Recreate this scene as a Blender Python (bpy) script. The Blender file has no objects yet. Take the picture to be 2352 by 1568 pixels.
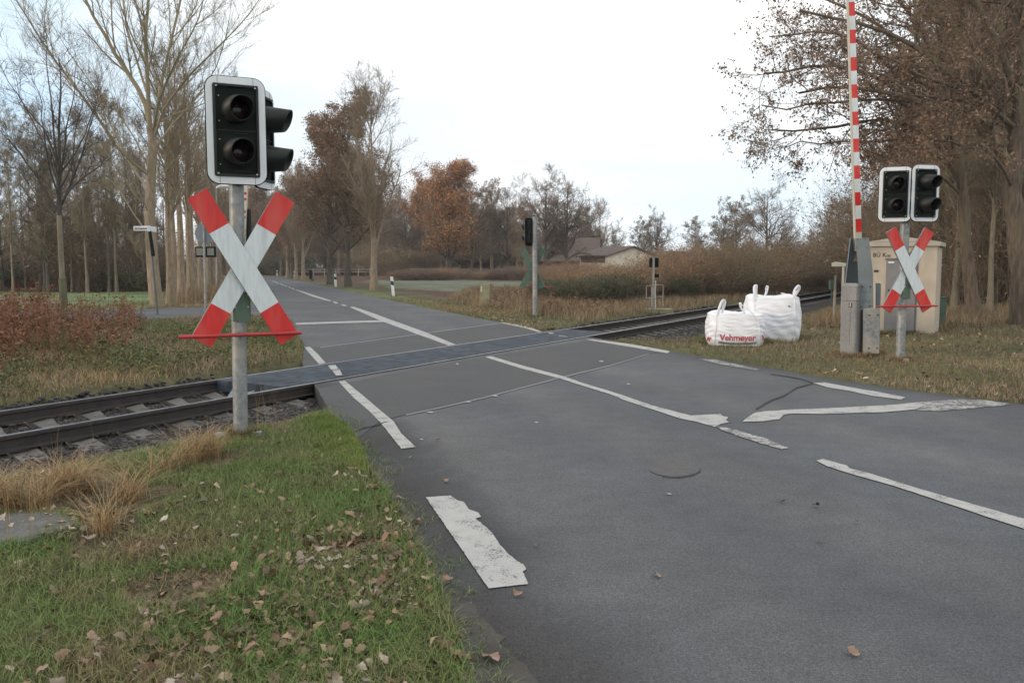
import bpy, bmesh, math, random
import numpy as np
from mathutils import Vector, Matrix, Euler
from mathutils.bvhtree import BVHTree
random.seed(7)
rng = np.random.default_rng(7)
SC = bpy.context.scene
COL = SC.collection
R = math.radians
# ------------------------------------------------------------------ camera
W0, H0, FPX = 2352.0, 1568.0, 1950.0
CAMH = 1.55
PITCH = math.atan((784 - 612) / FPX)
cam = bpy.data.cameras.new('camera')
cam.sensor_width = 36.0
cam.lens = 36.0 * FPX / W0
cam.clip_end = 3000
cam.clip_start = 0.05
camo = bpy.data.objects.new('camera', cam)
COL.objects.link(camo)
camo.location = (0, 0, CAMH)
camo.rotation_euler = (math.pi / 2 - PITCH, 0, 0)
SC.camera = camo
# ------------------------------------------------------------------ world
SUN_AZ, SUN_EL = -112.0, 9.0
w = bpy.data.worlds.new('World')
SC.world = w
w.use_nodes = True
nt = w.node_tree
bg = nt.nodes['Background']
sky = nt.nodes.new('ShaderNodeTexSky')
sky.sky_type = 'NISHITA'
sky.sun_disc = False
sky.sun_elevation = R(SUN_EL)
sky.sun_rotation = R(SUN_AZ)
sky.air_density = 1.0
sky.dust_density = 2.0
tc = nt.nodes.new('ShaderNodeTexCoord')
mp = nt.nodes.new('ShaderNodeMapping')
mp.inputs['Scale'].default_value = (1.0, 1.0, 3.2)
mp.inputs['Location'].default_value = (2.3, 0.6, 0.0)
no = nt.nodes.new('ShaderNodeTexNoise')
no.inputs['Scale'].default_value = 1.35
no.inputs['Detail'].default_value = 6
no.inputs['Distortion'].default_value = 0.4
cr = nt.nodes.new('ShaderNodeValToRGB')
cr.color_ramp.elements[0].position = 0.30
cr.color_ramp.elements[0].color = (0.30, 0.30, 0.30, 1)
cr.color_ramp.elements[1].position = 0.52
cr.color_ramp.elements[1].color = (1, 1, 1, 1)
mx = nt.nodes.new('ShaderNodeMix')
mx.data_type = 'RGBA'
blu = nt.nodes.new('ShaderNodeMix')
blu.data_type = 'RGBA'
blu.inputs[0].default_value = 0.85
nt.links.new(sky.outputs[0], blu.inputs[6])
blu.inputs[7].default_value = (5.6, 7.3, 9.0, 1)
mx.inputs[7].default_value = (11.9, 11.8, 11.6, 1)
nt.links.new(tc.outputs['Generated'], mp.inputs['Vector'])
nt.links.new(mp.outputs[0], no.inputs['Vector'])
nt.links.new(no.outputs['Fac'], cr.inputs[0])
nt.links.new(cr.outputs[0], mx.inputs[0])
nt.links.new(blu.outputs[2], mx.inputs[6])
# blue openings in the cloud: upper left, and low over the railway on the right
prev = mx.outputs[2]
for (dx_s, dy_s, dz_s), inner, outer, colr, amt in (((-.62, .72, .36), .995, .90, (5.2, 7.6, 9.6, 1), .85), ((.30, .95, .045), .998, .955, (7.6, 9.3, 10.4, 1), .75), ((.62, .75, .25), .99, .93, (6.4, 8.4, 10.0, 1), .5)):
    ln = math.sqrt(dx_s ** 2 + dy_s ** 2 + dz_s ** 2)
    dp_ = nt.nodes.new('ShaderNodeVectorMath'); dp_.operation = 'DOT_PRODUCT'
    nrm_ = nt.nodes.new('ShaderNodeVectorMath'); nrm_.operation = 'NORMALIZE'
    nt.links.new(tc.outputs['Generated'], nrm_.inputs[0]); nt.links.new(nrm_.outputs[0], dp_.inputs[0]); dp_.inputs[1].default_value = (dx_s / ln, dy_s / ln, dz_s / ln)
    ad = nt.nodes.new('ShaderNodeMath'); ad.operation = 'MULTIPLY_ADD'; nt.links.new(no.outputs['Fac'], ad.inputs[0]); ad.inputs[1].default_value = -.10; nt.links.new(dp_.outputs['Value'], ad.inputs[2])
    mr_ = nt.nodes.new('ShaderNodeMapRange'); mr_.interpolation_type = 'SMOOTHSTEP'; mr_.inputs[1].default_value = outer - .05; mr_.inputs[2].default_value = inner - .04; mr_.inputs[4].default_value = amt
    nt.links.new(ad.outputs[0], mr_.inputs[0])
    m2 = nt.nodes.new('ShaderNodeMix'); m2.data_type = 'RGBA'; nt.links.new(mr_.outputs[0], m2.inputs[0]); nt.links.new(prev, m2.inputs[6]); m2.inputs[7].default_value = colr
    prev = m2.outputs[2]
nt.links.new(prev, bg.inputs[0])
bg.inputs[1].default_value = 0.1
# ------------------------------------------------------------------ sun
sl = bpy.data.lights.new('sun', 'SUN')
sl.energy = 1.3
sl.angle = R(12)
sl.color = (1.0, 0.78, 0.56)
so = bpy.data.objects.new('sun', sl)
COL.objects.link(so)
sd = Vector((math.sin(R(SUN_AZ)) * math.cos(R(SUN_EL)), math.cos(R(SUN_AZ)) * math.cos(R(SUN_EL)), math.sin(R(SUN_EL))))
so.rotation_euler = sd.to_track_quat('Z', 'Y').to_euler()
SC.view_settings.view_transform = 'Standard'
SC.view_settings.look = 'None'
SC.view_settings.exposure = 0.21
SC.view_settings.gamma = 1.0
SC.render.film_transparent = False
# ------------------------------------------------------------------ photo -> world
ct, st = math.cos(PITCH), math.sin(PITCH)
def ray(px, py):
    x = (px - W0 / 2) / FPX
    z = -(py - H0 / 2) / FPX
    return Vector((x, ct + z * st, -st + z * ct))
def G(px, py, z=0.0):
    d = ray(px, py)
    t = (z - CAMH) / d.z
    return Vector((d.x * t, d.y * t, z))
def D(px, py, Y):
    d = ray(px, py)
    t = Y / d.y
    return Vector((d.x * t, Y, CAMH + d.z * t))
def GX(l, z=0.0):
    return [tuple(G(a, b, z)[:2]) for a, b in l]
def pip(px, py, poly):
    px = np.asarray(px); py = np.asarray(py)
    ins = np.zeros(px.shape, bool)
    n = len(poly)
    j = n - 1
    for i in range(n):
        xi, yi = poly[i]; xj, yj = poly[j]
        c = ((yi > py) != (yj > py)) & (px < (xj - xi) * (py - yi) / ((yj - yi) or 1e-12) + xi)
        ins ^= c
        j = i
    return ins
def distpoly(px, py, pl):
    d = np.full(np.shape(px), 1e9)
    for (x0, y0), (x1, y1) in zip(pl[:-1], pl[1:]):
        dx, dy = x1 - x0, y1 - y0
        L = dx * dx + dy * dy + 1e-12
        t = np.clip(((px - x0) * dx + (py - y0) * dy) / L, 0, 1)
        d = np.minimum(d, np.hypot(px - x0 - t * dx, py - y0 - t * dy))
    return d
# ------------------------------------------------------------------ objects helpers
def tag(o, label=None, cat=None, group=None, kind=None):
    if label: o['label'] = label
    if cat: o['category'] = cat
    if group: o['group'] = group
    if kind: o['kind'] = kind
    return o
def empty(name, loc=(0, 0, 0), rz=0.0, **k):
    o = bpy.data.objects.new(name, None)
    COL.objects.link(o)
    o.location = loc
    o.rotation_euler = (0, 0, rz)
    return tag(o, **k)
def link(name, me, parent=None, mats=(), smooth=None):
    for m in mats:
        me.materials.append(m)
    o = bpy.data.objects.new(name, me)
    COL.objects.link(o)
    if parent is not None:
        o.parent = parent
    if smooth:
        me.polygons.foreach_set('use_smooth', np.ones(len(me.polygons), bool))
    return o
def npmesh(name, V, faces, smooth=False, mi=None):
    """V (n,3); faces list of (m,k) index arrays"""
    me = bpy.data.meshes.new(name)
    V = np.asarray(V, np.float32)
    me.vertices.add(len(V))
    me.vertices.foreach_set('co', V.ravel())
    idx = np.concatenate([f.ravel() for f in faces]).astype(np.int32)
    tot = np.concatenate([np.full(len(f), f.shape[1]) for f in faces]).astype(np.int32)
    st_ = np.concatenate([[0], np.cumsum(tot)[:-1]]).astype(np.int32)
    me.loops.add(len(idx))
    me.loops.foreach_set('vertex_index', idx)
    me.polygons.add(len(tot))
    me.polygons.foreach_set('loop_start', st_)
    me.polygons.foreach_set('loop_total', tot)
    if smooth:
        me.polygons.foreach_set('use_smooth', np.ones(len(tot), bool))
    if mi is not None:
        me.polygons.foreach_set('material_index', np.asarray(mi, np.int32))
    me.update(calc_edges=True)
    return me
class MB:
    def __init__(s):
        s.v = []; s.f = []; s.m = []; s.s = []
    def add(s, vs, fs, mi=0, sm=False, M=None):
        b = len(s.v)
        for p in vs:
            p = Vector(p)
            s.v.append(M @ p if M is not None else p)
        for f in fs:
            s.f.append([b + i for i in f]); s.m.append(mi); s.s.append(sm)
        return s
    def box(s, c, d, mi=0, M=None, r=0.0):
        x, y, z = c; a, b, h = d[0] / 2, d[1] / 2, d[2] / 2
        if r > 0:
            q = [(x - a + r, y - b), (x + a - r, y - b), (x + a, y - b + r), (x + a, y + b - r), (x + a - r, y + b), (x - a + r, y + b), (x - a, y + b - r), (x - a, y - b + r)]
            return s.prism([(i, j) for i, j in q], z - h, z + h, mi, M)
        v = [(x - a, y - b, z - h), (x + a, y - b, z - h), (x + a, y + b, z - h), (x - a, y + b, z - h), (x - a, y - b, z + h), (x + a, y - b, z + h), (x + a, y + b, z + h), (x - a, y + b, z + h)]
        return s.add(v, [(0, 3, 2, 1), (4, 5, 6, 7), (0, 1, 5, 4), (1, 2, 6, 5), (2, 3, 7, 6), (3, 0, 4, 7)], mi, False, M)
    def prism(s, poly, z0, z1, mi=0, M=None):
        n = len(poly)
        v = [(a, b, z0) for a, b in poly] + [(a, b, z1) for a, b in poly]
        f = [tuple(range(n - 1, -1, -1)), tuple(range(n, 2 * n))] + [(i, (i + 1) % n, n + (i + 1) % n, n + i) for i in range(n)]
        return s.add(v, f, mi, False, M)
    def plate(s, poly, y0, y1, mi=0, M=None):
        """poly in (x,z), extruded along y"""
        n = len(poly)
        v = [(a, y0, b) for a, b in poly] + [(a, y1, b) for a, b in poly]
        f = [tuple(range(n)), tuple(range(2 * n - 1, n - 1, -1))] + [((i + 1) % n, i, n + i, n + (i + 1) % n) for i in range(n)]
        return s.add(v, f, mi, False, M)
    def tube(s, pts, rad, k=12, mi=0, cap=True, M=None, flat=1.0):
        pts = [Vector(p) for p in pts]
        n = len(pts)
        if not hasattr(rad, '__len__'): rad = [rad] * n
        vs = []
        t0 = (pts[1] - pts[0]).normalized()
        ref = Vector((0, 0, 1)) if abs(t0.z) < .9 else Vector((0, 1, 0))
        for i, p in enumerate(pts):
            t = (pts[min(i + 1, n - 1)] - pts[max(i - 1, 0)]).normalized()
            a = t.cross(ref).normalized(); b = t.cross(a).normalized()
            for j in range(k):
                th = 2 * math.pi * j / k
                vs.append(p + a * math.cos(th) * rad[i] + b * math.sin(th) * rad[i] * flat)
        fs = [(i * k + j, i * k + (j + 1) % k, (i + 1) * k + (j + 1) % k, (i + 1) * k + j) for i in range(n - 1) for j in range(k)]
        s.add(vs, fs, mi, True, M)
        if cap:
            s.add(vs[:k], [tuple(range(k))], mi, False, M)
            s.add(vs[-k:], [tuple(range(k - 1, -1, -1))], mi, False, M)
        return s
    def build(s, name, mats, parent=None, bevel=0.0):
        me = bpy.data.meshes.new(name)
        me.from_pydata([tuple(v) for v in s.v], [], s.f)
        me.polygons.foreach_set('material_index', s.m)
        me.polygons.foreach_set('use_smooth', s.s)
        if not isinstance(mats, (list, tuple)): mats = [mats]
        me.update()
        bm = bmesh.new(); bm.from_mesh(me)
        bmesh.ops.recalc_face_normals(bm, faces=bm.faces)
        if bevel > 0:
            es = [e for e in bm.edges if len(e.link_faces) == 2 and e.calc_face_angle(0) > 0.6]
            bmesh.ops.bevel(bm, geom=es, offset=bevel, segments=2, affect='EDGES', profile=0.6, clamp_overlap=True)
        bm.to_mesh(me); bm.free()
        return link(name, me, parent, mats)
# ------------------------------------------------------------------ materials
def mat(name, c, rough=0.8, metal=0.0, c2=None, ns=8.0, det=5.0, bump=0.0, bs=40.0, mix=(0.35, 0.65), c3=None, ns3=2.0, mix3=(0.45, 0.65), obj=True, spec=0.4, sc=(1, 1, 1), isl=0.0, trans=0.0, emit=0):
    m = bpy.data.materials.new(name)
    m.use_nodes = True
    t = m.node_tree; N = t.nodes; L = t.links
    b = N['Principled BSDF']
    b.inputs['Roughness'].default_value = rough
    b.inputs['Metallic'].default_value = metal
    b.inputs['Specular IOR Level'].default_value = spec
    c = tuple(c) + (1,)
    b.inputs['Base Color'].default_value = c
    co = N.new('ShaderNodeTexCoord'); mpn = N.new('ShaderNodeMapping')
    mpn.inputs['Scale'].default_value = sc
    L.new(co.outputs['Object'], mpn.inputs[0])
    cur = None
    def layer(prev, col, scale, mr, d):
        nz = N.new('ShaderNodeTexNoise'); nz.inputs['Scale'].default_value = scale; nz.inputs['Detail'].default_value = d
        L.new(mpn.outputs[0], nz.inputs['Vector'])
        r = N.new('ShaderNodeMapRange'); r.inputs[1].default_value = mr[0]; r.inputs[2].default_value = mr[1]
        L.new(nz.outputs['Fac'], r.inputs[0])
        x = N.new('ShaderNodeMix'); x.data_type = 'RGBA'
        L.new(r.outputs[0], x.inputs[0])
        if prev is None: x.inputs[6].default_value = c
        else: L.new(prev, x.inputs[6])
        x.inputs[7].default_value = tuple(col) + (1,)
        return x.outputs[2]
    if c2: cur = layer(None, c2, ns, mix, det)
    if c3: cur = layer(cur, c3, ns3, mix3, 4)
    if isl > 0:
        g = N.new('ShaderNodeNewGeometry'); h = N.new('ShaderNodeHueSaturation')
        r1 = N.new('ShaderNodeMapRange'); r1.inputs[3].default_value = 1 - isl; r1.inputs[4].default_value = 1 + isl
        L.new(g.outputs['Random Per Island'], r1.inputs[0]); L.new(r1.outputs[0], h.inputs['Value'])
        ml = N.new('ShaderNodeMath'); ml.operation = 'MULTIPLY'; ml.inputs[1].default_value = 7.31
        fr = N.new('ShaderNodeMath'); fr.operation = 'FRACT'
        L.new(g.outputs['Random Per Island'], ml.inputs[0]); L.new(ml.outputs[0], fr.inputs[0])
        r2 = N.new('ShaderNodeMapRange'); r2.inputs[3].default_value = 0.5 - isl * .028; r2.inputs[4].default_value = 0.5 + isl * .04
        L.new(fr.outputs[0], r2.inputs[0]); L.new(r2.outputs[0], h.inputs['Hue'])
        if cur is None: h.inputs['Color'].default_value = c
        else: L.new(cur, h.inputs['Color'])
        cur = h.outputs[0]
    if cur is not None: L.new(cur, b.inputs['Base Color'])
    if bump > 0:
        nz = N.new('ShaderNodeTexNoise'); nz.inputs['Scale'].default_value = bs; nz.inputs['Detail'].default_value = 6
        L.new(mpn.outputs[0], nz.inputs['Vector'])
        bp = N.new('ShaderNodeBump'); bp.inputs['Strength'].default_value = bump; bp.inputs['Distance'].default_value = 0.02
        L.new(nz.outputs['Fac'], bp.inputs['Height']); L.new(bp.outputs[0], b.inputs['Normal'])
    return m
M = {}
M['galv'] = mat('galvanised_steel', (0.289, 0.306, 0.315), 0.5, 0.35, c2=(0.170, 0.187, 0.196), ns=18, c3=(0.357, 0.340, 0.306), ns3=3, bump=.1, bs=60)
M['black'] = mat('dark_green_black', (0.006, 0.010, 0.008), 0.75, spec=.12, c2=(0.013, 0.018, 0.016), ns=4)
M['hood'] = mat('hood_black', (0.006, 0.008, 0.008), 0.5)
M['lens'] = mat('dark_lens', (0.012, 0.004, 0.005), 0.16, spec=.35)
M['white'] = mat('white_paint', (0.70, 0.74, 0.77), 0.45, c2=(0.62, 0.66, 0.68), ns=3)
M['red'] = mat('red_sheeting', (0.62, 0.028, 0.024), 0.42, c2=(0.47, 0.026, 0.024), ns=5, c3=(0.55, 0.07, 0.055), ns3=1.5, mix3=(.5, .7), sc=(5, 5, 1))
M['xwhite'] = mat('cross_white', (0.62, 0.68, 0.70), 0.5, c2=(0.53, 0.59, 0.61), ns=6, c3=(0.45, 0.49, 0.48), ns3=1.3, mix3=(.55, .75), sc=(7, 7, 1))
M['redbar'] = mat('red_enamel', (0.42, 0.03, 0.035), 0.35, c2=(0.30, 0.03, 0.035), ns=12)
M['green'] = mat('green_paint', (0.081, 0.132, 0.098), 0.55, c2=(0.052, 0.092, 0.063), ns=7)
M['screw'] = mat('screw', (0.5, 0.5, 0.45), 0.4, .5)
M['alu'] = mat('aluminium_edge', (0.22, 0.24, 0.23), 0.5, .4)
M['concgrey'] = mat('grey_housing', (0.235, 0.24, 0.242), 0.8, c2=(0.175, 0.178, 0.178), ns=2.2, det=8, c3=(0.28, 0.272, 0.262), ns3=30, bump=.1, bs=90, sc=(4, 4, 1))
M['armgrey'] = mat('arm_grey', (0.20, 0.235, 0.255), 0.55, .2, c2=(0.16, 0.19, 0.205), ns=4)
M['armdark'] = mat('arm_inner', (0.10, 0.115, 0.12), 0.6, .2)
M['cream'] = mat('cream_paint', (0.52, 0.50, 0.42), 0.6, c2=(0.45, 0.43, 0.36), ns=3)
M['hutwall'] = mat('hut_wall', (0.45, 0.39, 0.32), 0.85, c2=(0.39, 0.34, 0.27), ns=2.5, c3=(0.30, 0.28, 0.23), ns3=1.1, mix3=(.5, .8), bump=.1, bs=60)
M['hutroof'] = mat('hut_roof', (0.42, 0.38, 0.32), 0.85, c2=(0.33, 0.31, 0.27), ns=3, bump=.15, bs=30)
M['door'] = mat('grey_door', (0.185, 0.185, 0.185), 0.6, c2=(0.16, 0.16, 0.165), ns=3)
M['ink'] = mat('dark_lettering', (0.035, 0.03, 0.028), 0.7)
M['bag'] = mat('woven_bag', (0.80, 0.82, 0.86), 0.65, c2=(0.70, 0.72, 0.77), ns=3, c3=(0.60, 0.585, 0.55), ns3=1.1, mix3=(.52, .74), bump=.4, bs=16, sc=(1, 1, 3.5))
M['bagred'] = mat('print_red', (0.42, 0.035, 0.05), 0.6, c2=(0.5, 0.1, 0.12), ns=20)
M['baggrey'] = mat('print_grey', (0.16, 0.19, 0.19), 0.6)
M['wood'] = mat('weathered_wood', (0.30, 0.27, 0.22), 0.85, c2=(0.2, 0.18, 0.14), ns=5, sc=(6, 6, 1))
M['greywood'] = mat('grey_wood', (0.20, 0.19, 0.17), 0.9, c2=(0.13, 0.125, 0.11), ns=5, sc=(8, 8, 1))
M['stone'] = mat('concrete', (0.120, 0.118, 0.113), 0.9, c2=(0.075, 0.075, 0.07), ns=7, det=9, c3=(0.165, 0.165, 0.155), ns3=70, mix3=(.5, .7), bump=.5, bs=45)
M['mossstone'] = mat('mossy_concrete', (0.27, 0.25, 0.17), 0.9, c2=(0.19, 0.19, 0.11), ns=5, bump=.2)
M['rail'] = mat('rusty_rail', (0.045, 0.037, 0.034), 0.75, c2=(0.028, 0.025, 0.026), ns=9, bump=.1)
M['railtop'] = mat('rail_head', (0.30, 0.31, 0.33), 0.35, .85, c2=(0.16, 0.16, 0.17), ns=6)
M['sleeper'] = mat('concrete_sleeper', (0.155, 0.144, 0.133), 0.9, c2=(0.108, 0.101, 0.094), ns=6, c3=(0.072, 0.068, 0.061), ns3=2, bump=.15)
M['ballast'] = mat('ballast_stone', (0.062, 0.057, 0.054), 0.9, c2=(0.034, 0.031, 0.030), ns=3, c3=(0.11, 0.105, 0.10), ns3=9, mix3=(.55, .7), isl=.6, bump=.2)
M['rubber'] = mat('rubber_panel', (0.030, 0.041, 0.056), 0.75, c2=(0.056, 0.072, 0.094), ns=1.6, det=8, c3=(0.024, 0.03, 0.036), ns3=5, mix3=(.5, .62), bump=.15, bs=70, spec=.2)
M['groove'] = mat('groove_dark', (0.012, 0.012, 0.012), 0.9)
M['mark'] = mat('road_paint', (0.40, 0.398, 0.388), 0.8, c2=(0.33, 0.328, 0.32), ns=9, det=8, mix=(.3, .8))
M['markworn'] = mat('road_paint_worn', (0.361, 0.357, 0.344), 0.8, c2=(0.103, 0.103, 0.103), ns=16, det=10, mix=(.50, .62))
M['patch'] = mat('asphalt_patch', (0.068, 0.070, 0.075), 0.9, c2=(0.082, 0.081, 0.083), ns=1.1, c3=(0.048, 0.049, 0.053), ns3=130, mix3=(.48, .62), bump=.12, bs=420)
M['manhole'] = mat('patched_round', (0.108, 0.104, 0.104), 0.9, c2=(0.088, 0.086, 0.088), ns=14, c3=(0.065, 0.065, 0.068), ns3=130, mix3=(.5, .64), bump=.1, bs=420)
M['seal'] = mat('joint_light', (0.17, 0.18, 0.19), 0.7)
M['crack'] = mat('joint_dark', (0.035, 0.034, 0.034), 0.9)
M['oakbark'] = mat('oak_bark', (0.155, 0.118, 0.088), 0.9, c2=(0.075, 0.058, 0.045), ns=4, c3=(0.13, 0.12, 0.07), ns3=.7, mix3=(.52, .7), bump=1.0, bs=8, sc=(3.5, 3.5, .7))
M['youngdark'] = mat('young_tree_bark', (0.055, 0.048, 0.044), 0.9, c2=(0.08, 0.07, 0.06), ns=2)
M['mud'] = mat('crumbled_edge', (0.050, 0.044, 0.039), 0.95, c2=(0.078, 0.072, 0.066), ns=6, det=9, bump=.5, bs=60)
M['bark'] = mat('bark_grey', (0.223, 0.187, 0.144), 0.9, c2=(0.129, 0.113, 0.084), ns=3.5, c3=(0.187, 0.179, 0.101), ns3=.9, bump=1.0, bs=9, sc=(3, 3, .8))
M['barklight'] = mat('bark_light', (0.31, 0.24, 0.175), 0.9, c2=(0.19, 0.15, 0.11), ns=4, c3=(0.20, 0.185, 0.105), ns3=.8, mix3=(.5, .68), bump=1.0, bs=9, sc=(3, 3, .8))
M['barkdark'] = mat('bark_dark', (0.112, 0.100, 0.086), 0.9, c2=(0.066, 0.056, 0.049), ns=4, c3=(0.112, 0.122, 0.066), ns3=1, bump=.5, bs=14, sc=(3, 3, 1))
M['barkgreen'] = mat('bark_green', (0.138, 0.138, 0.078), 0.9, c2=(0.084, 0.084, 0.054), ns=4, bump=.4, bs=14, sc=(3, 3, 1))
M['twig'] = mat('twig_brown', (0.286, 0.226, 0.160), 0.9, c2=(0.187, 0.154, 0.110), ns=.6)
M['twigpale'] = mat('twig_pale', (0.30, 0.25, 0.165), 0.9, c2=(0.19, 0.17, 0.11), ns=.6)
M['twigdark'] = mat('twig_dark', (0.176, 0.135, 0.115), 0.9, c2=(0.230, 0.176, 0.128), ns=.8)
M['leafbrown'] = mat('dry_leaf_brown', (0.165, 0.098, 0.066), 0.8, c2=(0.20, 0.13, 0.085), ns=1.5, isl=.45)
M['leafrust'] = mat('leaf_rust', (0.483, 0.230, 0.092), 0.8, c2=(0.310, 0.172, 0.090), ns=.5, isl=.4)
M['leafrust2'] = mat('leaf_dull_brown', (0.253, 0.149, 0.083), 0.8, c2=(0.161, 0.106, 0.067), ns=.35, isl=.4)
M['leafolive'] = mat('leaf_olive', (0.249, 0.203, 0.091), 0.8, c2=(0.286, 0.143, 0.071), ns=.4, isl=.4)
M['evergreen'] = mat('dark_green', (0.053, 0.075, 0.035), 0.8, c2=(0.088, 0.111, 0.053), ns=.6, isl=.4)
M['fence'] = mat('fence_white', (0.322, 0.322, 0.308), 0.7, c2=(0.231, 0.231, 0.210), ns=2)
M['brick'] = mat('brick_wall', (0.169, 0.098, 0.081), 0.9, c2=(0.130, 0.078, 0.065), ns=6)
M['tiles'] = mat('roof_tiles', (0.125, 0.092, 0.078), 0.85, c2=(0.09, 0.07, 0.062), ns=3, bump=.3, bs=6, sc=(1, 1, 6))
M['shedwall'] = mat('shed_wall', (0.837, 0.771, 0.619), 0.85, c2=(0.670, 0.603, 0.469), ns=.8)
M['glass'] = mat('dark_glass', (0.02, 0.022, 0.026), 0.2)
M['grass'] = mat('grass_blade', (0.105, 0.168, 0.038), 0.75, c2=(0.165, 0.178, 0.066), ns=1.3, det=7, mix=(.40, .60), c3=(0.215, 0.155, 0.085), ns3=.8, mix3=(.56, .68), isl=.5)
M['grassfar'] = mat('grass_dull', (0.119, 0.132, 0.046), 0.8, c2=(0.203, 0.155, 0.074), ns=.45, det=6, mix=(.42, .58), c3=(0.243, 0.169, 0.088), ns3=.22, mix3=(.5, .6), isl=.38)
M['moss'] = mat('moss', (0.115, 0.175, 0.035), 0.9, c2=(0.165, 0.205, 0.045), ns=3, isl=.35)
M['straw'] = mat('dry_straw', (0.36, 0.235, 0.11), 0.8, c2=(0.27, 0.19, 0.10), ns=1.2, isl=.3)
M['strawfar'] = mat('dry_grass_far', (0.265, 0.195, 0.115), 0.85, c2=(0.18, 0.135, 0.082), ns=.5, isl=.35)
M['litter'] = mat('fallen_leaf', (0.25, 0.17, 0.115), 0.65, c2=(0.15, 0.088, 0.052), ns=2.2, c3=(0.36, 0.31, 0.26), ns3=1.3, mix3=(.5, .6), isl=.5)
M['litterdark'] = mat('fallen_leaf_wet', (0.106, 0.060, 0.037), 0.5, c2=(0.150, 0.088, 0.050), ns=6, isl=.4)
M['weed'] = mat('dock_red', (0.150, 0.057, 0.035), 0.85, c2=(0.196, 0.104, 0.051), ns=.8, isl=.4)
M['weedgreen'] = mat('bramble_green', (0.090, 0.112, 0.045), 0.8, c2=(0.150, 0.150, 0.060), ns=1.2, isl=.4)
M['signblue'] = mat('sign_back', (0.17, 0.20, 0.225), 0.55, .2)
M['lamp'] = mat('lamp_glass', (0.75, 0.77, 0.78), 0.4)
M['amber'] = mat('dull_lens', (0.17, 0.18, 0.15), 0.4)

def speckle(m, dark, scale, lo, hi):
    t = m.node_tree; b = t.nodes['Principled BSDF']; src = b.inputs['Base Color'].links[0].from_socket
    nz = t.nodes.new('ShaderNodeTexNoise'); nz.inputs['Scale'].default_value = scale; nz.inputs['Detail'].default_value = 4
    co = t.nodes.new('ShaderNodeTexCoord'); t.links.new(co.outputs['Object'], nz.inputs['Vector'])
    n2 = t.nodes.new('ShaderNodeTexNoise'); n2.inputs['Scale'].default_value = scale / 14; n2.inputs['Detail'].default_value = 5; t.links.new(co.outputs['Object'], n2.inputs['Vector'])
    ad = t.nodes.new('ShaderNodeMath'); ad.operation = 'MULTIPLY_ADD'; ad.inputs[1].default_value = .9; t.links.new(n2.outputs['Fac'], ad.inputs[0]); t.links.new(nz.outputs['Fac'], ad.inputs[2])
    r = t.nodes.new('ShaderNodeMapRange'); r.inputs[1].default_value = lo; r.inputs[2].default_value = hi; t.links.new(ad.outputs[0], r.inputs[0])
    x = t.nodes.new('ShaderNodeMix'); x.data_type = 'RGBA'; t.links.new(r.outputs[0], x.inputs[0]); t.links.new(src, x.inputs[6]); x.inputs[7].default_value = tuple(dark) + (1,)
    t.links.new(x.outputs[2], b.inputs['Base Color'])
speckle(M['mark'], (0.13, 0.13, 0.13), 90, 1.02, 1.16)
speckle(M['markworn'], (0.10, 0.10, 0.10), 60, .92, 1.02)
# ================================================================== TRACK FRAME
a0 = G(0, 1004); a1 = G(1929, 674)
U = (a1 - a0).normalized()                      # along the rails, towards the right
Nn = Vector((U.y, -U.x, 0))                     # across, towards the camera
if Nn.y > 0: Nn = -Nn
dfar = [-(G(*q) - a0).dot(Nn) for q in ((0, 947), (500, 874), (1000, 800), (1310, 756), (1827, 679))]
GAUGE = sum(dfar) / len(dfar)
TC = a0 - Nn * GAUGE / 2                        # point on the centre line
def ST(x, y):
    dx = np.asarray(x) - TC.x; dy = np.asarray(y) - TC.y
    return dx * U.x + dy * U.y, dx * Nn.x + dy * Nn.y
def TP(s, p, z=0.0):
    v = TC + U * s + Nn * p
    return Vector((v.x, v.y, z))
print('gauge', GAUGE, 'dfar', [round(q, 2) for q in dfar], 'U', U)
# ================================================================== ROAD OUTLINE
left_near = [(1180, 1800), (1085, 1568), (1050, 1440), (1000, 1330), (925, 1180), (860, 1090), (818, 1010), (795, 978), (757, 946), (728, 893)]
left_far = [(698, 843), (694, 830), (700, 800), (684, 768), (672, 740), (655, 724)]
side_road = [(560, 724), (330, 734), (-200, 745), (-900, 755), (-900, 728), (-200, 718), (330, 709), (520, 703), (610, 697)]
left_far2 = [(634, 680), (622, 664), (608, 650), (598, 640), (590, 632.5)]
right_far = [(597, 629.5), (640, 636), (690, 646), (760, 660), (800, 669), (900, 690), (1000, 711), (1100, 731), (1150, 740), (1247, 763)]
right_near = [(1376, 777), (1430, 787), (1540, 806), (1620, 820), (1750, 841), (1870, 864), (2060, 892), (2200, 910), (2352, 928), (2800, 985), (3600, 1060)]
ROADPX = left_near + left_far + side_road + left_far2 + right_far + right_near
ROAD = GX(ROADPX)
ROAD += [(30, 6), (14, -6), (1.0, -6), (0.15, 0)]
LEFTEDGE = GX(left_near)
RIGHTEDGE = GX(right_near)
def smooth(x, a, b):
    t = np.clip((x - a) / (b - a), 0, 1)
    return t * t * (3 - 2 * t)
def wav(x, y, f, ph=0.0):
    return (np.sin(x * f + ph) * np.cos(y * f * 1.13 + 1.7 * ph) + np.sin(x * f * 2.3 + y * f * 1.7 + ph * 3) * .5 + np.cos(y * f * 3.1 - x * f * 2.2 + ph) * .3) / 1.8
S_CROSS0 = ST(*GX([(728, 893)])[0])[0]; S_CROSS1 = ST(*GX([(1376, 777)])[0])[0]
def NB(s, x, y):
    return np.where(s > S_CROSS1 - .5, np.clip(1.0 + (s - S_CROSS1) * 1.7, 1.0, 2.7), 1.84 + .10 * wav(x, y, 1.1, 5))
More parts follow.
